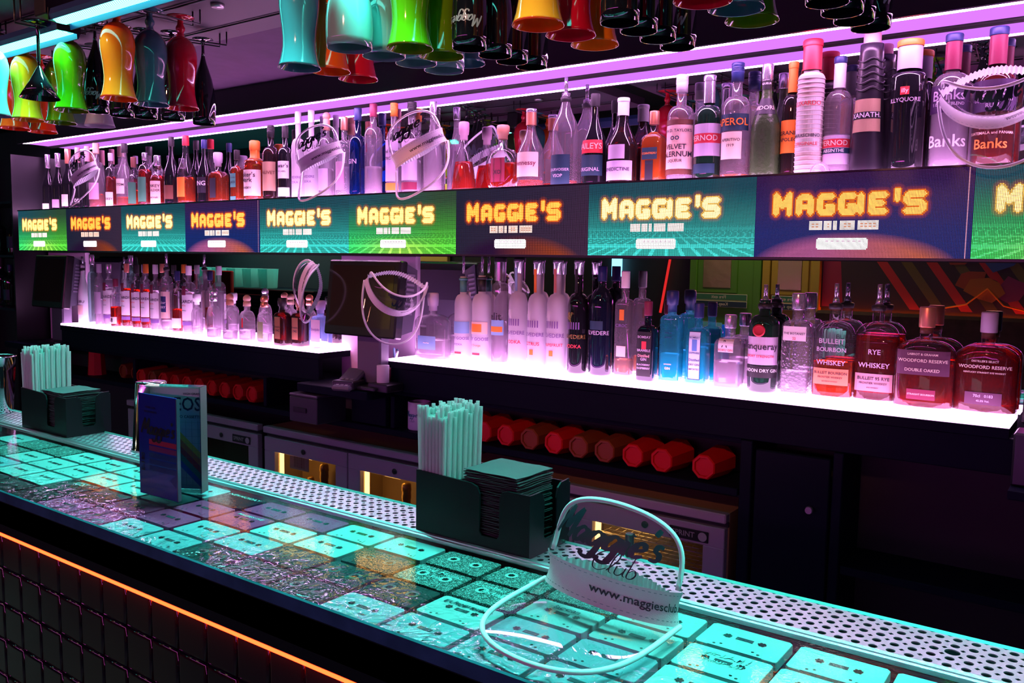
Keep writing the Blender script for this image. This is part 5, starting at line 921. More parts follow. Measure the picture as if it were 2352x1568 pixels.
ROWS = {0: {-10: 'w', -9: 'g', -8: 'g', -7: 'w', -6: 'w', -5: 'w', -4: 'w', -3: 'b', -2: 'k', -1: 'p', 0: 'p', 1: 'w', 2: 'w', 3: 'g', 4: 'g', 5: 'g', 6: 'w', 7: 'w', 8: 'w', 9: 'w', 10: 'w'},
        1: {-10: 'g', -9: 'g', -8: 'w', -7: 'w', -6: 'w', -5: 'w', -4: 'w', -3: 'k', -2: 'p', -1: 'p', 0: 'w', 1: 'w', 2: 'c', 3: 'g', 4: 'g', 5: 'w', 6: 'w', 7: 'w', 8: 'w', 9: 'w', 10: 'w'},
        2: {-10: 'w', -9: 'w', -8: 'b', -7: 'w', -6: 'w', -5: 'k', -4: 'k', -3: 'p', -2: 'p', -1: 'b', 0: 'b', 1: 'c', 2: 'c', 3: 'c', 4: 'w', 5: 'b', 6: 'b', 7: 'w', 8: 'w', 9: 'w', 10: 'w'},
        3: {-10: 'k', -9: 'k', -8: 'k', -7: 'k', -6: 'k', -5: 'k', -4: 'p', -3: 'p', -2: 'b', -1: 'b', 0: 'c', 1: 'c', 2: 'c', 3: 'b', 4: 'b', 5: 'b', 6: 'b', 7: 'b', 8: 'b', 9: 'w', 10: 'w'}}
WR = {(-2, 0): ('NEW MONDAY', 'pale', .012, 0), (-5, 2): ('KISS', 'pale', .022, 0), (-1, 1): ('MAGGIES LOVE', 'pale', .010, 0), (-1, 2): ('', 'pale', .01, 0), (3, 1): ('Gloria Mouths', 'pale', .014, 0), (4, 1): ('Lorenzo Bank', 'pale', .014, .0), (4, 2): ('Property of:', 'ink', .011, .0),
      (5, 1): ('Baccara', 'ink', .014, 0), (7, 1): ('WHAM !', 'pale', .016, 0), (6, 0): ('S 87', 'ink', .011, 0), (9, 0): ('Duran', 'pale', .014, 0), (1, 1): ('', 'pale', .01, 0), (0, 1): ('PLEASE RETURN', 'pale', .009, 0)}
W2 = {(7, 1): ('on tour in 84', 'pale', .010, -.018), (4, 1): ('Mixtape', 'pale', .014, -.016), (4, 2): ('EUNICE KRAMS', 'ink', .011, -.002), (3, 1): ('hit tape', 'pale', .012, -.016), (0, 1): ('SCRATCHER', 'pale', .009, .006)}
pale = pbr('chalk_pen', (.55, .85, .85), .5); blk = pbr('pen_ink', (.03, .06, .08), .5)
for r, row in ROWS.items():
    for c, k in row.items():
        if k not in TM: TM[k] = tape_mesh('cassette_tape', tapemat(k), M_HOLE)
        cx_ = (c+.5)*PX; cy_ = (.5-r)*PY
        rr = random.Random(c*7+r); t = put('cassette_tape', TM[k], bar, (cx_+rr.uniform(-.0006, .0006), cy_+rr.uniform(-.0006, .0006), BZ), (0, 0, rr.uniform(-.008, .008)))
        for s in (-1, 1):
            put('hub', hubm, t, (s*.0213, .0035, 0), (0, 0, rr.uniform(0, 1)))
            if k in 'gc': put('hub_ring', hubrm if k == 'g' else hubrd, t, (s*.0213, .0035, 0))
        if k not in 'gck': put('window', winm, t, (0, .0035, 0))
        for D in (WR, W2):
            if (c, r) in D and D[c, r][0]:
                s, col, sz, dy = D[c, r]; g = MB(); dy2 = .0175+dy
                flat_text(g, text2d(s), sz, lambda x, y: (x+.12*y+.003*math.sin(x*180), y+dy2, .0011)); g.build('handwriting', pale if col == 'pale' else blk, t)
# steel drip tray with its punched holes
tray = tag(empty('drip_tray', (0, 0, .008)), 'long brushed steel drip tray with rows of punched round holes behind the tapes', 'tray')
DP = .0195; plate = MB(); nx0, nx1 = int(-2.2/DP), int(1.72/DP)
for i in range(nx0, nx1):
    for j in range(5):
        cx_, cy_ = i*DP+.0150, .0915+j*DP; b = len(plate.v); n = 16
        big = (i == 52 and j == 2) or (i == -33 and j == 2)
        for k in range(n):
            a = 2*PI*(k+.5)/n; rr = .0052 if not big else .0085; plate.v.append((cx_+rr*math.cos(a), cy_+rr*math.sin(a), .004))
        for k in range(n):
            a = 2*PI*(k+.5)/n; q = max(abs(math.cos(a)), abs(math.sin(a))); plate.v.append((cx_+DP/2*math.cos(a)/q, cy_+DP/2*math.sin(a)/q, .004))
        for k in range(n):
            a = 2*PI*(k+.5)/n; rr = .0052 if not big else .0085; plate.v.append((cx_+rr*math.cos(a), cy_+rr*math.sin(a), .0025))
        for k in range(n):
            k2 = (k+1) % n; plate.face([b+k, b+n+k, b+n+k2, b+k2]); plate.face([b+2*n+k, b+k, b+k2, b+2*n+k2])
            if k % 4 == 3:   # fill the cell corner
                a = 2*PI*(k+1)/n; plate.v.append((cx_+math.copysign(DP/2, math.cos(a)), cy_+math.copysign(DP/2, math.sin(a)), .004)); plate.face([b+n+k, len(plate.v)-1, b+n+k2])
x0p = nx0*DP+.015-DP/2; x1p = (nx1-1)*DP+.015+DP/2; y0p = .0915-DP/2; y1p = .0915+4.5*DP
M_DRIP = pbr('drip_steel', (.72, .70, .78), .34, .93, bump=.25, bscale=500)
plate.build('perforated_plate', M_DRIP, tray)
MB().prism([(y0p-.0055, -.006), (y0p-.0055, .0045), (y0p-.003, .0065), (y0p, .004)], 'x', x0p, x1p).build('front_lip', M_DRIP, tray)
MB().prism([(y1p, .004), (y1p+.003, .007), (y1p+.006, .0055), (y1p+.006, -.036), (y1p+.002, -.036)], 'x', x0p, x1p).build('rear_lip', pbr('teal_steel', (.3, .6, .6), .3, .7), tray)
MB().box(x0p, x1p, y0p-.004, y1p+.002, -.028, -.024).build('tray_bottom', M_BLACK, tray)
MB().prism([(.0735, .0), (.0735, .0012), (.0765, .0026), (.0805, .0012), (.0805, -.0)], 'x', x0p, x1p).build('steel_edging', M_DRIP, tray)
mb = MB().loft([(.006, 0), (.006, .002), (.0068, .004), (.0068, .034), (.006, .036)], 16)
tag(mb.build('rubber_peg', M_BLACK, None, (.581, .186, .0121)), 'small black upright peg at the back edge of the drip tray', 'peg')
# ------------------------------------------------------------ napkin and straw caddies
def caddy(loc, rz, lab, W=.225, D=.112, H=.098, nstraw=86, cl='right'):
    t = tag(empty('napkin_caddy', loc, rz), lab, 'caddy'); th = .003; m = pbr('caddy_plastic', (.005, .008, .01), .42, spec=.16, bump=.12, bscale=700)
    sx = -W/2+.062           # divider
    def wall(pts, y0, y1, nm='wall'): return MB().prism(pts, 'y', y0, y1).build(nm, m, t)
    def notch(x0, x1, zt, a, b, zb, r=.012):
        o = [(x0, 0), (x1, 0), (x1, zt-r*.3)]
        o += [(x1-.002, zt), (b+r, zt), (b+r*.4, zt-r*.25), (b, zt-r), (b, zb+.004), (b-.004, zb), (a+.004, zb), (a, zb+.004), (a, zt-r), (a-r*.4, zt-r*.25), (a-r, zt), (x0, zt)]
        return o
    cx_ = (sx+W/2)/2+.006
    pts = [(-W/2, 0), (W/2, 0), (W/2, H*.98), (cx_+.034, H*.98), (cx_+.024, H*.95), (cx_+.019, H*.85), (cx_+.019, .024), (cx_+.015, .019), (cx_-.015, .019), (cx_-.019, .024), (cx_-.019, H*.85), (cx_-.024, H*.96), (cx_-.036, H*1.0), (-W/2, H*1.04)]
    wall(pts, -D/2, -D/2+th, 'front_wall'); wall(pts, D/2-th, D/2, 'back_wall')
    side = [(-D/2+th, 0), (D/2-th, 0), (D/2-th, H*1.04), (.03, H*1.02), (.021, H*.95), (.017, H*.8), (.017, .026), (.013, .021), (-.013, .021), (-.017, .026), (-.017, H*.8), (-.021, H*.93), (-.03, H*.98), (-D/2+th, H*.98)]
    MB().prism(side, 'x', W/2-th, W/2).build('end_wall', m, t)
    MB().prism([(-D/2+th, 0), (D/2-th, 0), (D/2-th, H*1.04), (-D/2+th, H*1.04)], 'x', -W/2, -W/2+th).build('end_wall', m, t)
    MB().box(sx, sx+th, -D/2+th, D/2-th, .003, H*.9).build('divider', m, t)
    MB().box(-W/2+th, W/2-th, -D/2+th, D/2-th, 0, .003).build('bottom', m, t)
    return t, sx, W, D, H
M_STRAW = frosted('paper_straw', (.86, .92, .9), .5)
def straw_mesh(L, r=.0031):
    b = MB(); b.loft([(r, 0), (r, L)], 10, cap0=False, cap1=False); b.loft([(r*.82, L*.9), (r*.82, L)], 10, cap0=False, cap1=False)
    n = 10; k = len(b.v); b.v += [(r*math.cos(2*PI*i/n), r*math.sin(2*PI*i/n), L) for i in range(n)]+[(r*.82*math.cos(2*PI*i/n), r*.82*math.sin(2*PI*i/n), L) for i in range(n)]
    for i in range(n): j = (i+1) % n; b.face([k+i, k+j, k+n+j, k+n+i])
    b.smooth = False; k = len(b.v); b.v += [(r*.82*math.cos(2*PI*i/n), r*.82*math.sin(2*PI*i/n), L-.0025) for i in range(n)]; b.face(range(k, k+n))
    b.cur = 1   # fine paper seam winding up the straw
    for s in range(14):
        z = L*(s+.2)/14; a0 = s*.0
        q = [(a0+i*.5, z+i*.0042) for i in range(7)]
        for (a, za), (c, zc) in zip(q[:-1], q[1:]):
            if zc > L-.002: continue
            b.poly([(r*1.02*math.cos(a), r*1.02*math.sin(a), za), (r*1.02*math.cos(c), r*1.02*math.sin(c), zc), (r*1.02*math.cos(c), r*1.02*math.sin(c), zc+.0005), (r*1.02*math.cos(a), r*1.02*math.sin(a), za+.0005)])
    return b.mesh('straw', [M_STRAW, pbr('straw_seam', (.9, .95, .95), .5)])
SM = [straw_mesh(L) for L in (.188, .197, .204)]
NPM = []
for s in range(3):
    rnd = random.Random(s); g = MB(); n = 8; w_ = .1045; d_ = .097
    def hgt(i, j): return .00045*math.sin(i*1.3+s*2)+.00045*math.cos(j*1.1+s)
    for i in range(n+1):
        for j in range(n+1): g.v.append((-w_/2+w_*i/n+(rnd.uniform(-.0008, .0008) if i in (0, n) else 0), -d_/2+d_*j/n+(rnd.uniform(-.0008, .0008) if j in (0, n) else 0), hgt(i, j)))
    N0 = len(g.v)
    for i in range(n+1):
        for j in range(n+1): v = g.v[i*(n+1)+j]; g.v.append((v[0], v[1], v[2]+.0009))
    for i in range(n):
        for j in range(n):
            a = i*(n+1)+j; g.face([a, a+1, a+n+2, a+n+1]); a += N0; g.face([a, a+n+1, a+n+2, a+1])
    for i in range(n):
        for e in (0, n):
            a, b_ = i*(n+1)+e, (i+1)*(n+1)+e; g.face([a, b_, b_+N0, a+N0]); a, b_ = e*(n+1)+i, e*(n+1)+i+1; g.face([a, b_, b_+N0, a+N0])
    NPM.append(g.mesh('napkin', pbr('black_napkin', (.05, .062, .066), .85, bump=.4, bscale=900)))
def fill_caddy(c, who, side, nnap, topz, fan=.0):
    t, sx, W, D, H = c; M = Matrix.Translation(t.location) @ Matrix.Rotation(t.rotation_euler.z, 4, 'Z'); rnd = random.Random(len(who)); k = 0
    x0, x1 = -W/2+.003+.0035, sx-.0035; y0, y1 = -D/2+.003+.0035, D/2-.003-.0035
    ny = int((y1-y0)/.0066)
    cells = [(x0+(.0033 if j % 2 else 0)+i*.0066, y0+j*.0064) for j in range(ny+1) for i in range(9) if x0+(.0033 if j % 2 else 0)+i*.0066 <= x1]
    for (x, y) in cells:
        m = rnd.choice(SM); p = M @ Vector((x, y, .0035)); s = (x-(x0+x1)/2)/.03; s2 = (y-(y0+y1)/2)/.05
        o = put('straw', m, None, p, (-.012*s2+rnd.uniform(-.004, .004), .028*s+rnd.uniform(-.004, .004), 0))
        tag(o, f'pale turquoise paper straw standing in the {who} caddy', 'straw', f'straws in the {who} caddy')
    cx_ = (sx+W/2)/2+.0005
    for i in range(nnap):
        z = .0035+i*.0026+.0006*math.sin(i*1.7)
        p = M @ Vector((cx_+rnd.uniform(-.002, .002), rnd.uniform(-.002, .002), z+.0012))
        o = put('napkin', NPM[i % 3], None, p, (rnd.uniform(-.002, .002), rnd.uniform(-.002, .002), t.rotation_euler.z+rnd.uniform(-.02, .02)))
        if i == nnap-1: tag(o, f'top dark napkin of the stack in the {who} caddy', 'napkin', f'napkins in the {who} caddy')
        else: tag(o, f'dark paper napkin stacked in the {who} caddy', 'napkin', f'napkins in the {who} caddy')
c2 = caddy((.358, .136, .0125), 0.0, 'black napkin caddy on the drip tray right of centre, holding straws and napkins')
fill_caddy(c2, 'right', 0, 43, 0)
c1 = caddy((-1.005, .143, .0125), 0.0, 'black napkin caddy on the drip tray at far left, holding straws and napkins')
fill_caddy(c1, 'left', 0, 39, 0)
# ------------------------------------------------------------ cassette-case drinks menu
vh = tag(empty('menu_case', (-.324, -.060, .0085)), 'open blue video cassette case standing on the counter as a drinks menu', 'menu')
VB = pbr('case_blue_sleeve', (.012, .035, .24), .22, coat=.7); TH = .0
# front cover, hinged at its right edge and swung towards the guest side
cov = MB().bbox(-.0585, .0585, -.0012, .0012, 0, .191, .0008).build('front_cover', VB, vh, (.0590, 0, 0), (0, 0, .035))
def cvp(nm, x0, x1, z0, z1, col, off=.0016): return MB().poly([(x0, -off, z0), (x1, -off, z0), (x1, -off, z1), (x0, -off, z1)]).build(nm, pal(col), cov)
g = MB(); flat_text(g, brush2d("Maggie's", .17), .0285, lambda x, y: (.001+x, -.0020, .128+y)); g.build('logo_print', pbr('logo_black', (.003, .004, .01), .4), cov)
STR = [('redcap', .108), ('maroon', .096), ('navy', .083), ('navy', .071), ('navy', .059)]
for i, (cc, z) in enumerate(STR):
    MB().poly([(-.026, -.0016, z-.0105), (.0575, -.0016, z-.0105), (.0575, -.0016, z-.001), (-.026, -.0016, z-.001)]).build('stripe', [pbr('sleeve_red', (.28, .01, .05), .3), pbr('sleeve_wine', (.13, .01, .09), .3), pbr('sleeve_navy', (.008, .018, .13), .3)][min(i, 2)], cov)
g = MB(); flat_text(g, text2d('E-180'), .015, lambda x, y: (-.045+x, -.0020, .062+y), True); g.build('lettering', pbr('logo_black', (.003, .004, .01), .4), cov)
g = MB(); flat_text(g, text2d('STEREO  HI-FI'), .005, lambda x, y: (-.02+x, -.0019, .166+y)); flat_text(g, text2d('VIDEO CASSETTE'), .005, lambda x, y: (-.02+x, -.0019, .158+y)); g.build('lettering', pbr('logo_black', (.003, .004, .01), .4), cov)
MB().poly([(.035, -.0017, .037), (.0575, -.0017, .052), (.0575, -.0017, .022)]).build('arrow_print', pbr('sleeve_navy', (.008, .018, .13), .3), cov)
MB().box(.0572, .0600, -.0022, .0045, .002, .189).build('cover_lip', pbr('case_edge', (.06, .08, .12), .2, coat=.5), cov)
# case body behind: sleeve print seen through the gap
body = empty('case_body', (0, 0, 0)); body.parent = vh
bm = MB(); bm.box(-.056, .056, .026, .028, 0, .203); bm.box(.054, .056, .0, .026, .0, .203); bm.box(-.056, .054, .0, .026, .201, .203); bm.box(-.056, .054, .0, .026, 0, .002); bm.box(-.056, -.054, .0, .026, .002, .201)
bpy.data.objects.remove(body)
CR = (0, 0, math.radians(31)); CL = (.057*math.cos(CR[2])+.003, .057*math.sin(CR[2])+.003, 0)
cb = bm.build('case_body', thin('clear_case_plastic', (.72, .8, .8), .35, .05), vh, CL, CR)
MB().box(.0562, .0568, .0, .027, .001, .202).build('spine_print', pbr('spine_grey', (.12, .10, .11), .4), cb)
sl = MB().box(-.053, .0535, .0235, .0255, .003, .2).build('inner_sleeve', pbr('inner_cream', (.42, .5, .36), .5), vh, CL, CR)
def isp(nm, pts, mm_): return MB().poly([(x, .0230, z) for x, z in pts]).build(nm, mm_, sl)
for k, cc in enumerate((('print_yellow', (.5, .42, .03)), ('print_orange', (.5, .13, .02)), ('print_red', (.35, .03, .02)), ('print_green', (.03, .18, .1)), ('print_blue', (.03, .08, .25)))):
    z = .118-k*.0135; isp('stripe', [(-.0, z), (.052, z-.052), (.052, z-.0655), (-.0, z-.0135)], pbr(cc[0], cc[1], .5))
g = MB(); flat_text(g, text2d('VIDEOS'), .036, lambda x, y: (-.004+x*.85, .0228, .165+y)); g.build('lettering', pbr('logo_black', (.003, .004, .01), .4), sl)
g = MB(); flat_text(g, text2d('VIDEO CASSETTE'), .0075, lambda x, y: (.018+x, .0228, .142+y)); flat_text(g, text2d('HIGH GRADE'), .006, lambda x, y: (.03+x, .0228, .186+y)); g.build('lettering', pbr('logo_black', (.003, .004, .01), .4), sl)
g = MB()
for k in range(7): g.box(-.02+k*.012, -.0197+k*.012, .0229, .0231, .008, .135)
for k in range(10): g.box(-.03, .053, .0229, .0231, .01+k*.0135, .0103+k*.0135)
g.build('grid_print', pbr('grid_grey', (.12, .16, .12), .5), sl)
# ------------------------------------------------------------ visors
V_CLEAR = thin('visor_plastic', (.95, .96, .97), .8, .015, ior=1.28)
V_BAND = pbr('white_leatherette', (.84, .86, .88), .5, bump=.35, bscale=900)
V_PIPE = pbr('white_piping', (.82, .86, .88), .35)
def visor(loc, rot, lab, s=1., dep=.04, ba=60, bw=.135, ch=.085):
    t = tag(empty('visor_hat', loc, rot=rot), lab, 'visor', 'clear club visors'); t.scale = (s, s, s); HW = .096; ba = math.radians(ba)
    def c(u): a = (2*u-1)*PI/2*.93; return math.sin(a)/math.sin(PI/2*.93)*HW, -dep*(math.cos(a)-math.cos(PI/2*.93)), a
    tot = sum(math.dist(c(k/60)[:2], c((k+1)/60)[:2]) for k in range(60))
    def bp(u, v, off=0):   # band: v 0 bottom..1 top, waisted
        x, y, a = c(min(1, max(0, u))); fl = .005*(2*v-1)**2+off; return (x+math.sin(a)*fl, y-math.cos(a)*fl, .042*v-.021)
    g = MB(); g.smooth = True; g.grid(lambda u, v: bp(u, v), 30, 5); g.grid(lambda u, v: bp(1-u, v, -.0012), 30, 5); g.build('band', V_BAND, t)
    g = MB()
    for v in (.12, .88):
        for k in range(0, 62, 2):
            a, b = bp(k/62, v, .0006), bp((k+1)/62, v, .0006); g.poly([a, b, (b[0], b[1], b[2]+.0009), (a[0], a[1], a[2]+.0009)])
    g.build('stitching', pbr('stitch_grey', (.3, .42, .45), .6), t)['kind'] = 'stuff'
    def hgt(u, h, p): return h*max(0, 1-(2*u-1)**2)**p
    def crown(u, v): p = bp(u, 1); k = v*hgt(u, ch, .5); return (p[0]*(1-.08*v), p[1]+.03*v*(k/ch), p[2]+k)
    def brim(u, v): p = bp(u, 0); k = v*hgt(u, bw, .5); return (p[0]*(1+.22*v*(1-abs(2*u-1))), p[1]-math.cos(ba)*k, p[2]-math.sin(ba)*k)
    for nm, fn in (('clear_crown', crown), ('clear_brim', brim)):
        g = MB(); g.smooth = True; g.grid(fn, 36, 6); o = g.build(nm, V_CLEAR, t)
        us = [.5-.5*math.cos(PI*k/40) for k in range(41)]
        MB().tube([fn(u, 1) for u in us], .0034, 8).build('piping', V_PIPE, o)
        if nm == 'clear_crown':
            g = MB()
            for word, th, sz, dx, dz in (("Maggie's", .17, .036, -.004, .046), ("Club", .05, .026, .012, .016)):
                V, F = brush2d(word, th); b = len(g.v)
                for (x, y) in V: u = .5+(x*sz+dx)/tot; hh = max(.01, hgt(u, ch, .5)); p = crown(u, min(.96, max(.02, (y*sz+dz)/hh))); g.v.append((p[0], p[1]-.001, p[2]))
                for f in F: g.face([b+i for i in f])
            g.build('logo_print', pbr('visor_print', (.004, .01, .02), .4), o)
    g = MB(); V, F = text2d('www.maggiesclub.com'); b = len(g.v)
    for (x, y) in V: u = .78+x*.0150/tot; g.v.append(bp(min(1, u), .5+y*.0150/.042, .0012))
    for f in F: g.face([b+i for i in f])
    g.build('lettering', pbr('visor_print', (.004, .01, .02), .4), t)
    g = MB(); e0, e1 = Vector(bp(0, .5)), Vector(bp(1, .5)); g.smooth = True
    def el(u, v): p = e0.lerp(e1, u); return (p.x, p.y+.035*math.sin(PI*u)+.0016*math.sin(u*150), p.z+(v-.5)*.024+.0008*math.sin(u*150))
    g.grid(el, 120, 2); g.build('elastic', V_PIPE, t)
    return t
D2 = math.radians
visor((.655, -.005, .0445), (D2(-3), D2(3), D2(-3)), 'white banded clear visor lying on the counter in front of the right caddy', 1.0, .03, 6, .16)
visor((-2.68, 1.10, .815), (D2(6), D2(-26), D2(8)), 'leftmost visor on the top shelf, hung over the pink foil bottles', .95)
visor((-1.125, 1.10, .80), (D2(6), D2(-20), D2(8)), 'visor on the top shelf in front of the round stopper tequila bottle')
visor((-.67, 1.10, .80), (D2(6), D2(-24), D2(8)), 'largest visor on the top shelf, in front of the black capped vodka', 1.05)
visor((.915, 1.085, .83), (D2(62), D2(-8), D2(12)), 'visor looped over the amber rum bottle at the right end of the top shelf', 1., .10, 20, .08, .05)
visor((-1.125, 1.06, .35), (D2(5), D2(-72), D2(-15)), 'visor hooked over the left corner of the till monitor', .95, .045, 55, .11)
visor((-.655, .985, .385), (D2(60), D2(10), D2(56)), 'visor hooked over the right corner of the till monitor', .95, .12, 22, .09, .04)
# ------------------------------------------------------------ tills
def till(loc, rz, lab, W=.325, H=.25, tilt=.12):
    t = tag(empty('till_monitor', loc, rz), lab, 'monitor')
    T = Matrix.Rotation(-tilt, 4, 'X')
    f = MB().bbox(-W/2, W/2, -.02, .018, 0, H, .005); f.xf(T); f.build('screen_frame', pbr('till_plastic', (.012, .012, .014), .25, coat=.5), t)
    g = MB().poly([(-W/2+.022, -.0208, .03), (W/2-.022, -.0208, .03), (W/2-.022, -.0208, H-.018), (-W/2+.022, -.0208, H-.018)]); g.xf(T); g.build('display', pbr('dark_display', (.022, .017, .012), .12, coat=.6), t)
    g = MB().prism([(.0182, .012), (.075, .03), (.085, H*.5), (.075, H-.02), (.0182, H-.004)], 'x', -W/2+.012, W/2-.012); g.xf(T); bk = g.build('rear_housing', pbr('till_grey', (.10, .09, .13), .4), t)
    for s in (-1, 1):
        g = MB()
        for k in range(9):
            x = s*(W/2-.012); g.box(min(x, x+s*.0022), max(x, x+s*.0022), .028, .064, H*.33+k*.0155, H*.33+k*.0155+.0075)
        g.xf(T); g.build('vent_slats', pbr('till_grey_light', (.25, .22, .3), .4), bk)
    MB().bbox(-.055, .055, .028, .075, -.16, .06, .006).build('stand', pbr('till_grey', (.10, .09, .13), .4), t)
    MB().bbox(-.085, .085, -.03, .1, -.173, -.16, .004).build('stand_base', M_BLACK, t)
    return t
till((-.862, 1.04, .2025), 0, 'black touch screen till monitor in the gap between the glowing shelves', .326)
till((-2.995, 1.08, .2025), .0, 'distant touch screen till monitor at the far left of the back bar', .30)
# bottom right terminal, mostly out of frame
t = tag(empty('card_till', (1.10, 1.07, .10)), 'black terminal cut by the right edge, beside the shelf end', 'terminal')
MB().bbox(-.10, .14, -.05, .03, -.08, .028, .004).build('cash_box', M_BLACK, t)
g = MB().bbox(-.09, .12, -.012, .012, .0, .26, .006); g.xf(Matrix.Translation((0, -.02, .04)) @ Matrix.Rotation(-.28, 4, 'X')); g.build('screen_frame', pbr('till_plastic', (.012, .012, .014), .25, coat=.5), t)
MB().bbox(-.02, .04, -.01, .04, .028, .1, .004).build('stand', pbr('till_grey', (.10, .09, .13), .4), t)
# card reader, receipt roll, cash box, mug, bits
t = tag(empty('card_reader', (-.905, 1.03, .0285), .25), 'small black card reader tilted on its dock under the till', 'card reader')
g = MB().bbox(-.036, .036, -.055, .07, .02, .038, .006); g.xf(Matrix.Rotation(.45, 4, 'X')); g.build('reader_body', pbr('till_grey', (.10, .09, .13), .4), t)
MB().bbox(-.04, .04, -.05, .05, .0005, .03, .004).build('dock', M_BLACK, t)
for i in range(4):
    for j in range(3):
        g = MB().bbox(-.022+j*.017, -.010+j*.017, -.045+i*.012, -.037+i*.012, .0382, .0402, .001); g.xf(Matrix.Rotation(.45, 4, 'X')); g.build('key', pbr('key_grey', (.2, .2, .22), .4), t)
g = MB().loft([(.006, 0), (.020, 0), (.0205, .002), (.0205, .055), (.020, .057), (.006, .057)], 26)
tag(g.build('paper_roll', pbr('paper_white', (.75, .72, .78), .6), None, (-.785, 1.06, .0552)), 'white paper roll standing on the small box beside the card reader', 'roll')
tag(MB().bbox(-.036, .05, -.035, .045, 0, .0262, .003).build('small_box', M_BLACK, None, (-.785, 1.06, .0285)), 'small black box under the paper roll', 'box')
t = tag(empty('cash_box', (-1.09, 1.03, -.1045)), 'dark cash drawer box standing in the niche under the till', 'cash box')
MB().bbox(-.07, .07, -.045, .09, 0, .088, .003).build('box_body', pbr('cash_box_grey', (.035, .035, .05), .45), t)
MB().bbox(-.071, .071, -.046, .091, .0885, .098, .003).build('lid', pbr('cash_box_lid', (.06, .05, .08), .35), t)
MB().bbox(-.045, .02, -.05, -.0465, .035, .052, .001).build('handle', M_BLACK, t)
t = tag(empty('mug', (-.72, 1.165, -.1045)), 'white club mug standing in the niche behind the straws', 'mug')
MB().loft([(.036, 0), (.038, .003), (.038, .092), (.0365, .0925), (.0355, .09), (.0355, .006)], 30, cap1=False).build('mug_body', pbr('mug_white', (.6, .65, .75), .3), t)
MB().tube([(.038, 0, .075), (.055, 0, .072), (.062, 0, .05), (.055, 0, .025), (.038, 0, .02)], .005, 8).build('handle', pbr('mug_white', (.6, .65, .75), .3), t)
g = MB(); R = .0386; flat_text(g, brush2d("Maggie's", .15), .017, lambda x, y: (math.sin(x/R)*R, -math.cos(x/R)*R, .052+y)); flat_text(g, brush2d("Club", .06), .012, lambda x, y: (math.sin(x/R)*R, -math.cos(x/R)*R, .032+y)); g.build('logo_print', pbr('mug_print', (.03, .2, .25), .4), t)
# pens and a lighter beside the right shelf
for i, (x, z, a, cc, lb) in enumerate(((-.845, .085, .5, 'steel', 'steel pen leaning beside the till, leftmost of the pens'), (-.83, .085, .25, 'petrol', 'dark teal pen leaning beside the till'), (-.815, .085, -.2, 'skyblue', 'blue pen leaning towards the right shelf'))):
    g = MB().loft([(.001, 0), (.004, .012), (.004, .12), (.003, .125)], 10); tag(g.build('pen', pal(cc), None, (-.824+.004*i-.004, 1.135+.014*i, .034), (0, a*.6, 0)), lb, 'pen')
t = tag(empty('pen_cup', (-.824, 1.15, .0285)), 'small dark cup holding the pens beside the till', 'cup')
MB().loft([(.024, 0), (.026, .002), (.028, .06), (.0262, .06), (.0245, .004)], 20, cap1=False).build('cup_body', pal('maroon'), t)
# shaker tins
def tin(loc, lab, up=True, s=1.):
    t = tag(empty('shaker_tin', loc), lab, 'shaker tin'); m = pbr('polished_steel', (.78, .76, .8), .08, 1.0)
    pr = [(.034, 0), (.035, .004), (.044, .12), (.0455, .155), (.047, .156), (.0465, .160), (.0445, .158), (.034, .006)] if up else [(.047, 0), (.047, .004), (.0445, .006), (.035, .16), (.034, .164), (.0, .1645)]
    pr = [(a*s, b*s) for a, b in pr]
    MB().loft(pr, 36, cap0=up, cap1=False).build('tin_body', m, t)
    MB().tube([(.0468*s*math.cos(a), .0468*s*math.sin(a), (.158 if up else .003)*s) for a in [2*PI*i/36 for i in range(36)]], .0012*s, 6, True).build('rolled_rim', m, t)
    return t
tin((-1.37, .141, .0125), 'chrome shaker tin at the left edge of the counter beside the left caddy')
tin((-.63, .150, .0125), 'upturned chrome tin whose top shows above the blue menu case', False, .95)
# ------------------------------------------------------------ octagonal tumblers lying in the niches
TR = frosted('tumbler_red', (.6, .008, .01), .25); TO = frosted('tumbler_amber', (.25, .05, .015), .25)
def tumbler_meshes(m):
    g = MB(); n = 8; pr = [(.0, .004), (.024, .004), (.0255, .0), (.031, .0), (.034, .004), (.042, .12)]
    g.loft(pr[1:], n, cap0=False, cap1=False, ph=.5); g.loft([(.0, .006), (.0245, .006)], n, cap0=False, cap1=False, ph=.5); g.xf(Matrix.Rotation(-PI/2, 4, 'X'))
    return g.mesh('tumbler', m)
TMB = {'r': tumbler_meshes(TR), 'o': tumbler_meshes(TO)}
names = ['first', 'second', 'third', 'fourth', 'fifth', 'sixth', 'seventh', 'eighth', 'ninth', 'tenth']
for i, (x, k) in enumerate(((.305, 'r'), (.186, 'r'), (.10, 'r'), (.012, 'o'), (-.073, 'o'), (-.157, 'r'), (-.242, 'o'), (-.33, 'r'), (-.416, 'r'), (-.502, 'r'))):
    o = put('tumbler', TMB[k], None, (x, 1.115, -.0680), (random.uniform(-.02, .02), PI/8*0, random.uniform(-.04, .04)))
    tag(o, f"{'red' if k == 'r' else 'dull amber'} octagonal tumbler lying in the right niche, {names[i]} from the right end", 'tumbler', 'tumblers lying in the right niche')
xs = [-2.30, -2.215, -2.13, -2.04, -1.955, -1.87, -1.785, -1.70, -1.615, -1.53]
xs = [-2.30+i*.0845 for i in range(10)]
for i, x in enumerate(xs):
    k = 'o' if i == 1 else 'r'
    o = put('tumbler', TMB[k], None, (x, 1.115, -.0680), (0, 0, random.uniform(-.04, .04)))
    tag(o, f"{'red' if k == 'r' else 'dull amber'} octagonal tumbler lying in the left niche, {names[i]} from the left end", 'tumbler', 'tumblers lying in the left niche')
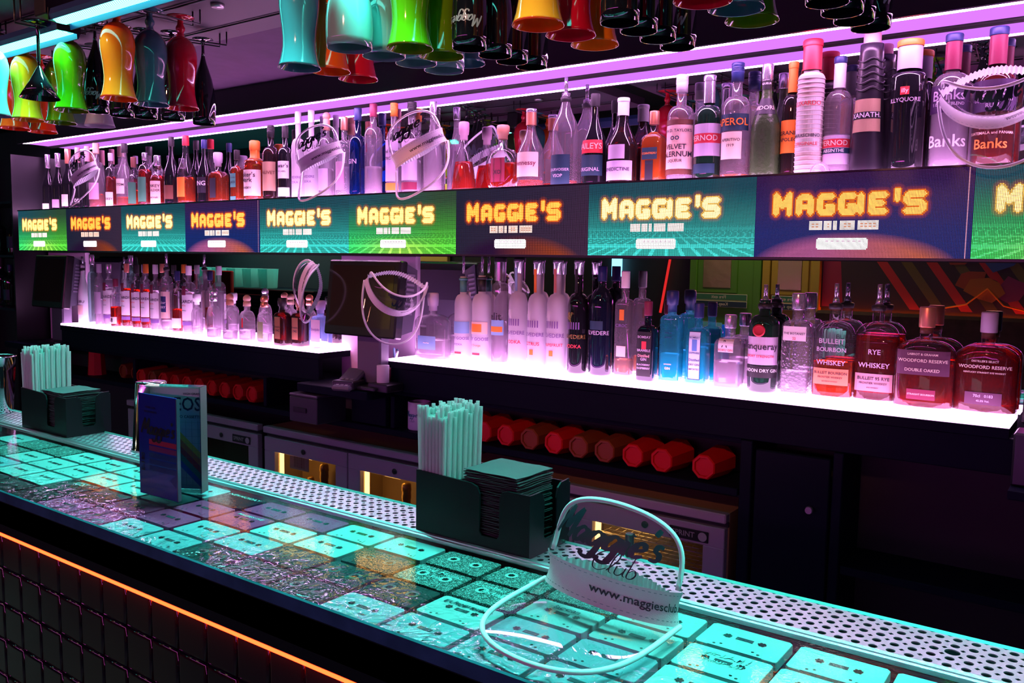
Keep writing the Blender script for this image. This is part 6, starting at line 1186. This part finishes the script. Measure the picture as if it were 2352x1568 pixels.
for i, x in enumerate((-2.52, -2.42)):
    o = put('tumbler', TMB['o'], None, (x, 1.16, -.0680), (0, 0, 0)); tag(o, ['dull amber tumbler lying far left in the niche, left one of two', 'dull amber tumbler lying far left in the niche, right one of two'][i], 'tumbler', 'far left tumblers')
g = MB().loft([(.042, 0), (.034, .116), (.031, .12)], 8, cap0=False); tag(g.build('tumbler', TR, None, (-2.76, 1.17, -.1045)), 'red tumbler standing upside down at the far left of the niche', 'tumbler')
t = tag(empty('sweet_jar', (-1.28, 1.19, -.1045)), 'small clear jar in the dark niche left of the cash box', 'jar')
MB().loft([(.03, 0), (.034, .01), (.034, .06), (.02, .075), (.02, .08)], 22, cap1=False).build('jar_body', GL['clear'](), t); MB().loft([(.022, .081), (.022, .095)], 20).build('lid', pal('lilac'), t)
t = tag(empty('soda_bottle', (-1.62, .80, -.62)), 'dark bottle with a white barcode label in the speed rail behind the left caddy', 'bottle')
# bottles in a rail behind the counter, seen past the left caddy
bpy.data.objects.remove(t)
rail = tag(empty('speed_rail', (-1.0, .30, -.33)), 'dark bottle rail fixed behind the counter by the left caddy', 'rail')
MB().box(-.45, .30, -.09, .03, 0, .004).build('rail_floor', M_STEEL, rail); MB().box(-.45, .30, .026, .03, .004, .10).build('rail_front', M_STEEL, rail); MB().box(-.45, .30, -.098, -.09, .0, .14).build('rail_back', M_STEEL, rail)
for i, (x, gk, cc) in enumerate(((-.82, 'brown', 'orange'), (-.73, 'palegreen', 'green'))):
    make_bottle(-.325, ['brown bottle with an orange label in the rail behind the left caddy', 'pale bottle with a white barcode label in the rail behind the left caddy'][i], x, .285, .034, .29, 'std', gk, 0, 0, ('cyl', cc), [(.45, .62, .6, ['orange', 'white'][i], [] if i == 0 else [('||||||', .5, .8, 'ink')])], 'bottles in the rail')
# ------------------------------------------------------------ far side of the room, seen only in the mirrors
def wallbox(nm, x0, x1, z0, z1, m, y=-2.985, d=.05, lab=None, cat=None, parent=None):
    o = MB().bbox(x0, x1, y, y+d, z0, z1, .004).build(nm, m, parent)
    if lab: tag(o, lab, cat)
    return o
def panel_door(nm, x0, x1, col, win):
    t = empty(nm, ((x0+x1)/2, -2.995, -1.08)); t['kind'] = 'structure'; w_ = (x1-x0)/2; m = pbr(nm+'_paint', col, .5)
    MB().bbox(-w_, w_, 0, .04, 0, 2.05, .004).build('door_leaf', m, t)
    MB().bbox(-w_-.06, -w_-.001, 0, .07, 0, 2.12, .004).build('door_frame', m, t)
    MB().bbox(w_+.001, w_+.06, 0, .07, 0, 2.12, .004).build('door_frame', m, t)
    MB().bbox(win[0]-.05, win[1]+.05, .041, .055, 1.32, 1.95, .004).build('window_trim', m, t)
    MB().bbox(win[0], win[1], .056, .06, 1.36, 1.92, .002).build('wired_glass', pbr('crinkled_glass', (.35, .28, .14), .25, .6, bump=1., bscale=14), t)
    return t
panel_door('door_1', -1.62, -1.16, (.10, .28, .03), (-.18+.0, .05)); panel_door('door_2', -1.03, -.72, (.5, .32, .04), (-.10, .08))
for i, (x0, x1) in enumerate(((-1.62, -1.20), (-1.01, -.74))):
    s = tag(empty('fire_sign', ((x0+x1)/2, -2.93, .13)), ['fire exit sign on the green door across the room', 'fire exit sign on the yellow door across the room'][i], 'sign'); w_ = (x1-x0)/2
    for zz, words, cc in ((.0, 'Keep clear', 'petrol'), (.055, 'Fire exit', 'green')):
        pl = MB().bbox(-w_, w_, 0, .004, zz, zz+.05, .001).build('sign_plate', pal('gold' if 0 else 'cream'), s); pl2 = MB().box(-w_+.004, w_-.004, .0042, .0048, zz+.004, zz+.046).build('sign_face', pal(cc), pl)
        g = MB(); flat_text(g, text2d(words), .036, lambda x, y: (-x-.02, .0055, zz+.025+y)); g.build('lettering', pal('cream'), pl)
area('door_spot', (-1.1, -2.5, 1.6), (D2(-20), 0, 0), .6, .2, (1, .85, .4), 9)
# striped mural
mu = tag(empty('mural', (0, -2.99, .0)), 'red and black striped abstract mural on the far wall', 'mural'); 
MB().box(-.66, 2.0, 0, .02, .16, 1.2).build('mural_board', pbr('mural_dark', (.03, .012, .02), .6), mu)
for k in range(6):
    x = -.60+k*.16; MB().poly([(x, .0215, .95), (x+.07, .0215, .95), (x+.07+.55, .0215, .17), (x+.55, .0215, .17)]).build('stripe', pbr(['mural_red', 'mural_olive'][k % 2], [(.5, .02, .03), (.12, .08, .02)][k % 2], .6), mu)
MB().poly([(-.65, .0217, .9), (-.56, .0217, .9), (-.50, .0217, .17), (-.65, .0217, .17)]).build('stripe', pbr('mural_crimson', (.3, .01, .06), .6), mu)
rnd = random.Random(5)
for k in range(16):
    cx_, cz_ = rnd.uniform(.12, 1.2), rnd.uniform(.24, .75); R = rnd.uniform(.03, .11); n = rnd.randint(5, 8); ph = rnd.uniform(0, 3)
    MB().poly([(cx_+R*rnd.uniform(.6, 1.3)*math.cos(ph+2*PI*i/n), .022+.0004*k, cz_+R*rnd.uniform(.5, 1)*math.sin(ph+2*PI*i/n)) for i in range(n)]).build('painted_patch', pbr('mural_c%d' % (k % 5), [(.45, .12, .02), (.25, .02, .12), (.03, .08, .3), (.35, .05, .02), (.02, .02, .03)][k % 5], .6), mu)
MB().tube([(.12, .04, .18), (.3, .04, .22), (.42, .04, .33), (.52, .04, .22), (.7, .04, .18)], .006, 6).build('painted_curve', pal('orange'), mu)
lt = tag(MB().box(-.66, 2.0, -2.965, -2.95, .10, .107).build('seat_light', emit('seat_glow', (1, .1, .01), 26)), 'orange light strip under the mural across the room', 'lamp')
st = tag(empty('bench_seat', (.6, -2.72, -1.08)), 'dark patterned bench seat back under the mural', 'bench'); MB().bbox(-1.25, 1.4, -.2, -.08, 0, 1.225, .02).build('seat_back', pbr('zigzag_cloth', (.05, .015, .02), .8, bump=.5, var=.8, bscale=20), st); MB().bbox(-1.25, 1.4, -.08, .35, 0, .45, .02).build('seat_cushion', pbr('seat_vinyl', (.04, .02, .02), .5), st)
# red diagonal neon and pale yellow side panel, cyan service shelf
tag(MB().tube([(-1.95, -2.97, .06), (-1.86, -2.97, .60)], .011, 8).build('neon_tube', emit('red_neon', (1, .03, .03), .8)), 'slanting red neon tube on the far wall', 'neon tube')
tag(MB().box(-2.40, -2.31, -2.96, -2.94, .35, .7).build('cyan_lamp', emit('cyan_lamp', (.2, .75, 1), 3)), 'upright pale cyan light panel across the room', 'lamp')
wallbox('yellow_panel', -4.66, -4.22, -.2, 1.2, pbr('yellow_paint', (.6, .45, .12), .5), lab='pale yellow painted door panel at the far end of the room', cat='panel')
area('panel_spot', (-4.4, -2.4, 1.5), (D2(-20), 0, 0), .5, .2, (1, .9, .5), 10)
sv = tag(empty('service_counter', (-6.9, -2.5, -1.08)), 'dark service counter across the room carrying clear tubs', 'counter'); MB().bbox(-1.2, 1.6, -.3, .3, 0, 1.22, .01).build('counter_body', M_NAVY, sv)
MB().bbox(.15, .9, .301, .31, .82, 1.16, .004).build('vent_panel', pbr('vent_metal', (.06, .08, .12), .4), sv)
for k in range(8): MB().box(.18, .87, .311, .316, .85+k*.036, .868+k*.036).build('vent_slat', pbr('vent_dark', (.01, .015, .03), .4), sv)
MB().box(-1.0, 1.2, -.05, .0, 1.62, 1.66).build('lamp_strip', emit('tub_light', (.15, 1, .85), 12), sv)
for i in range(5):
    g = MB().loft([(.075, 0), (.08, .01), (.09, .2), (.095, .205), (.088, .2), (.072, .01)], 8, p=4, cap1=False); o = g.build('storage_tub', frosted('tub_plastic', (.4, .8, .75), .5), None, (-7.35+i*.27, -2.42, .1405)); tag(o, f'pale cyan storage tub on the service counter, {names[i]} from the left', 'tub', 'tubs on the service counter')
for i in range(3):
    g = MB().bbox(-.09, .09, -.02, .02, 0, .32, .01); tag(g.build('bar_chair_back', pbr('chair_red', (.35, .01, .01), .4), None, (-7.2+i*.32, -2.12, .0)), f'red chair back by the service counter, {names[i]} from the left', 'chair')
    MB().box(-.008, .008, -.008, .008, -1.08, 0).build('leg', M_STEEL, bpy.data.objects[-1] if 0 else [o for o in bpy.data.objects if o.name.startswith('bar_chair_back')][-1])
area('red_wall_wash', (-6.6, -2.3, 1.3), (D2(-30), 0, 0), 1.5, .2, (1, .05, .05), 12)
tb = tag(empty('small_table', (.35, -2.15, -1.08)), 'small dark table across the room with a red tumbler on it', 'table'); MB().loft([(.3, .72), (.3, .75)], 28).build('table_top', M_BLACK, tb); MB().loft([(.03, .02), (.03, .72)], 14).build('pillar', M_STEEL, tb); MB().loft([(.2, 0), (.19, .02)], 24).build('foot', M_BLACK, tb)
# added unseen strip below the counter's back edge: tints the cooler fronts purple
tag(MB().box(-2.2, 1.7, .201, .206, -.075, -.066).build('added_aisle_glow', emit('added_aisle_glow', (.85, .16, 1), 20)), 'purple light strip under the rear edge of the counter, facing the coolers', 'lamp')
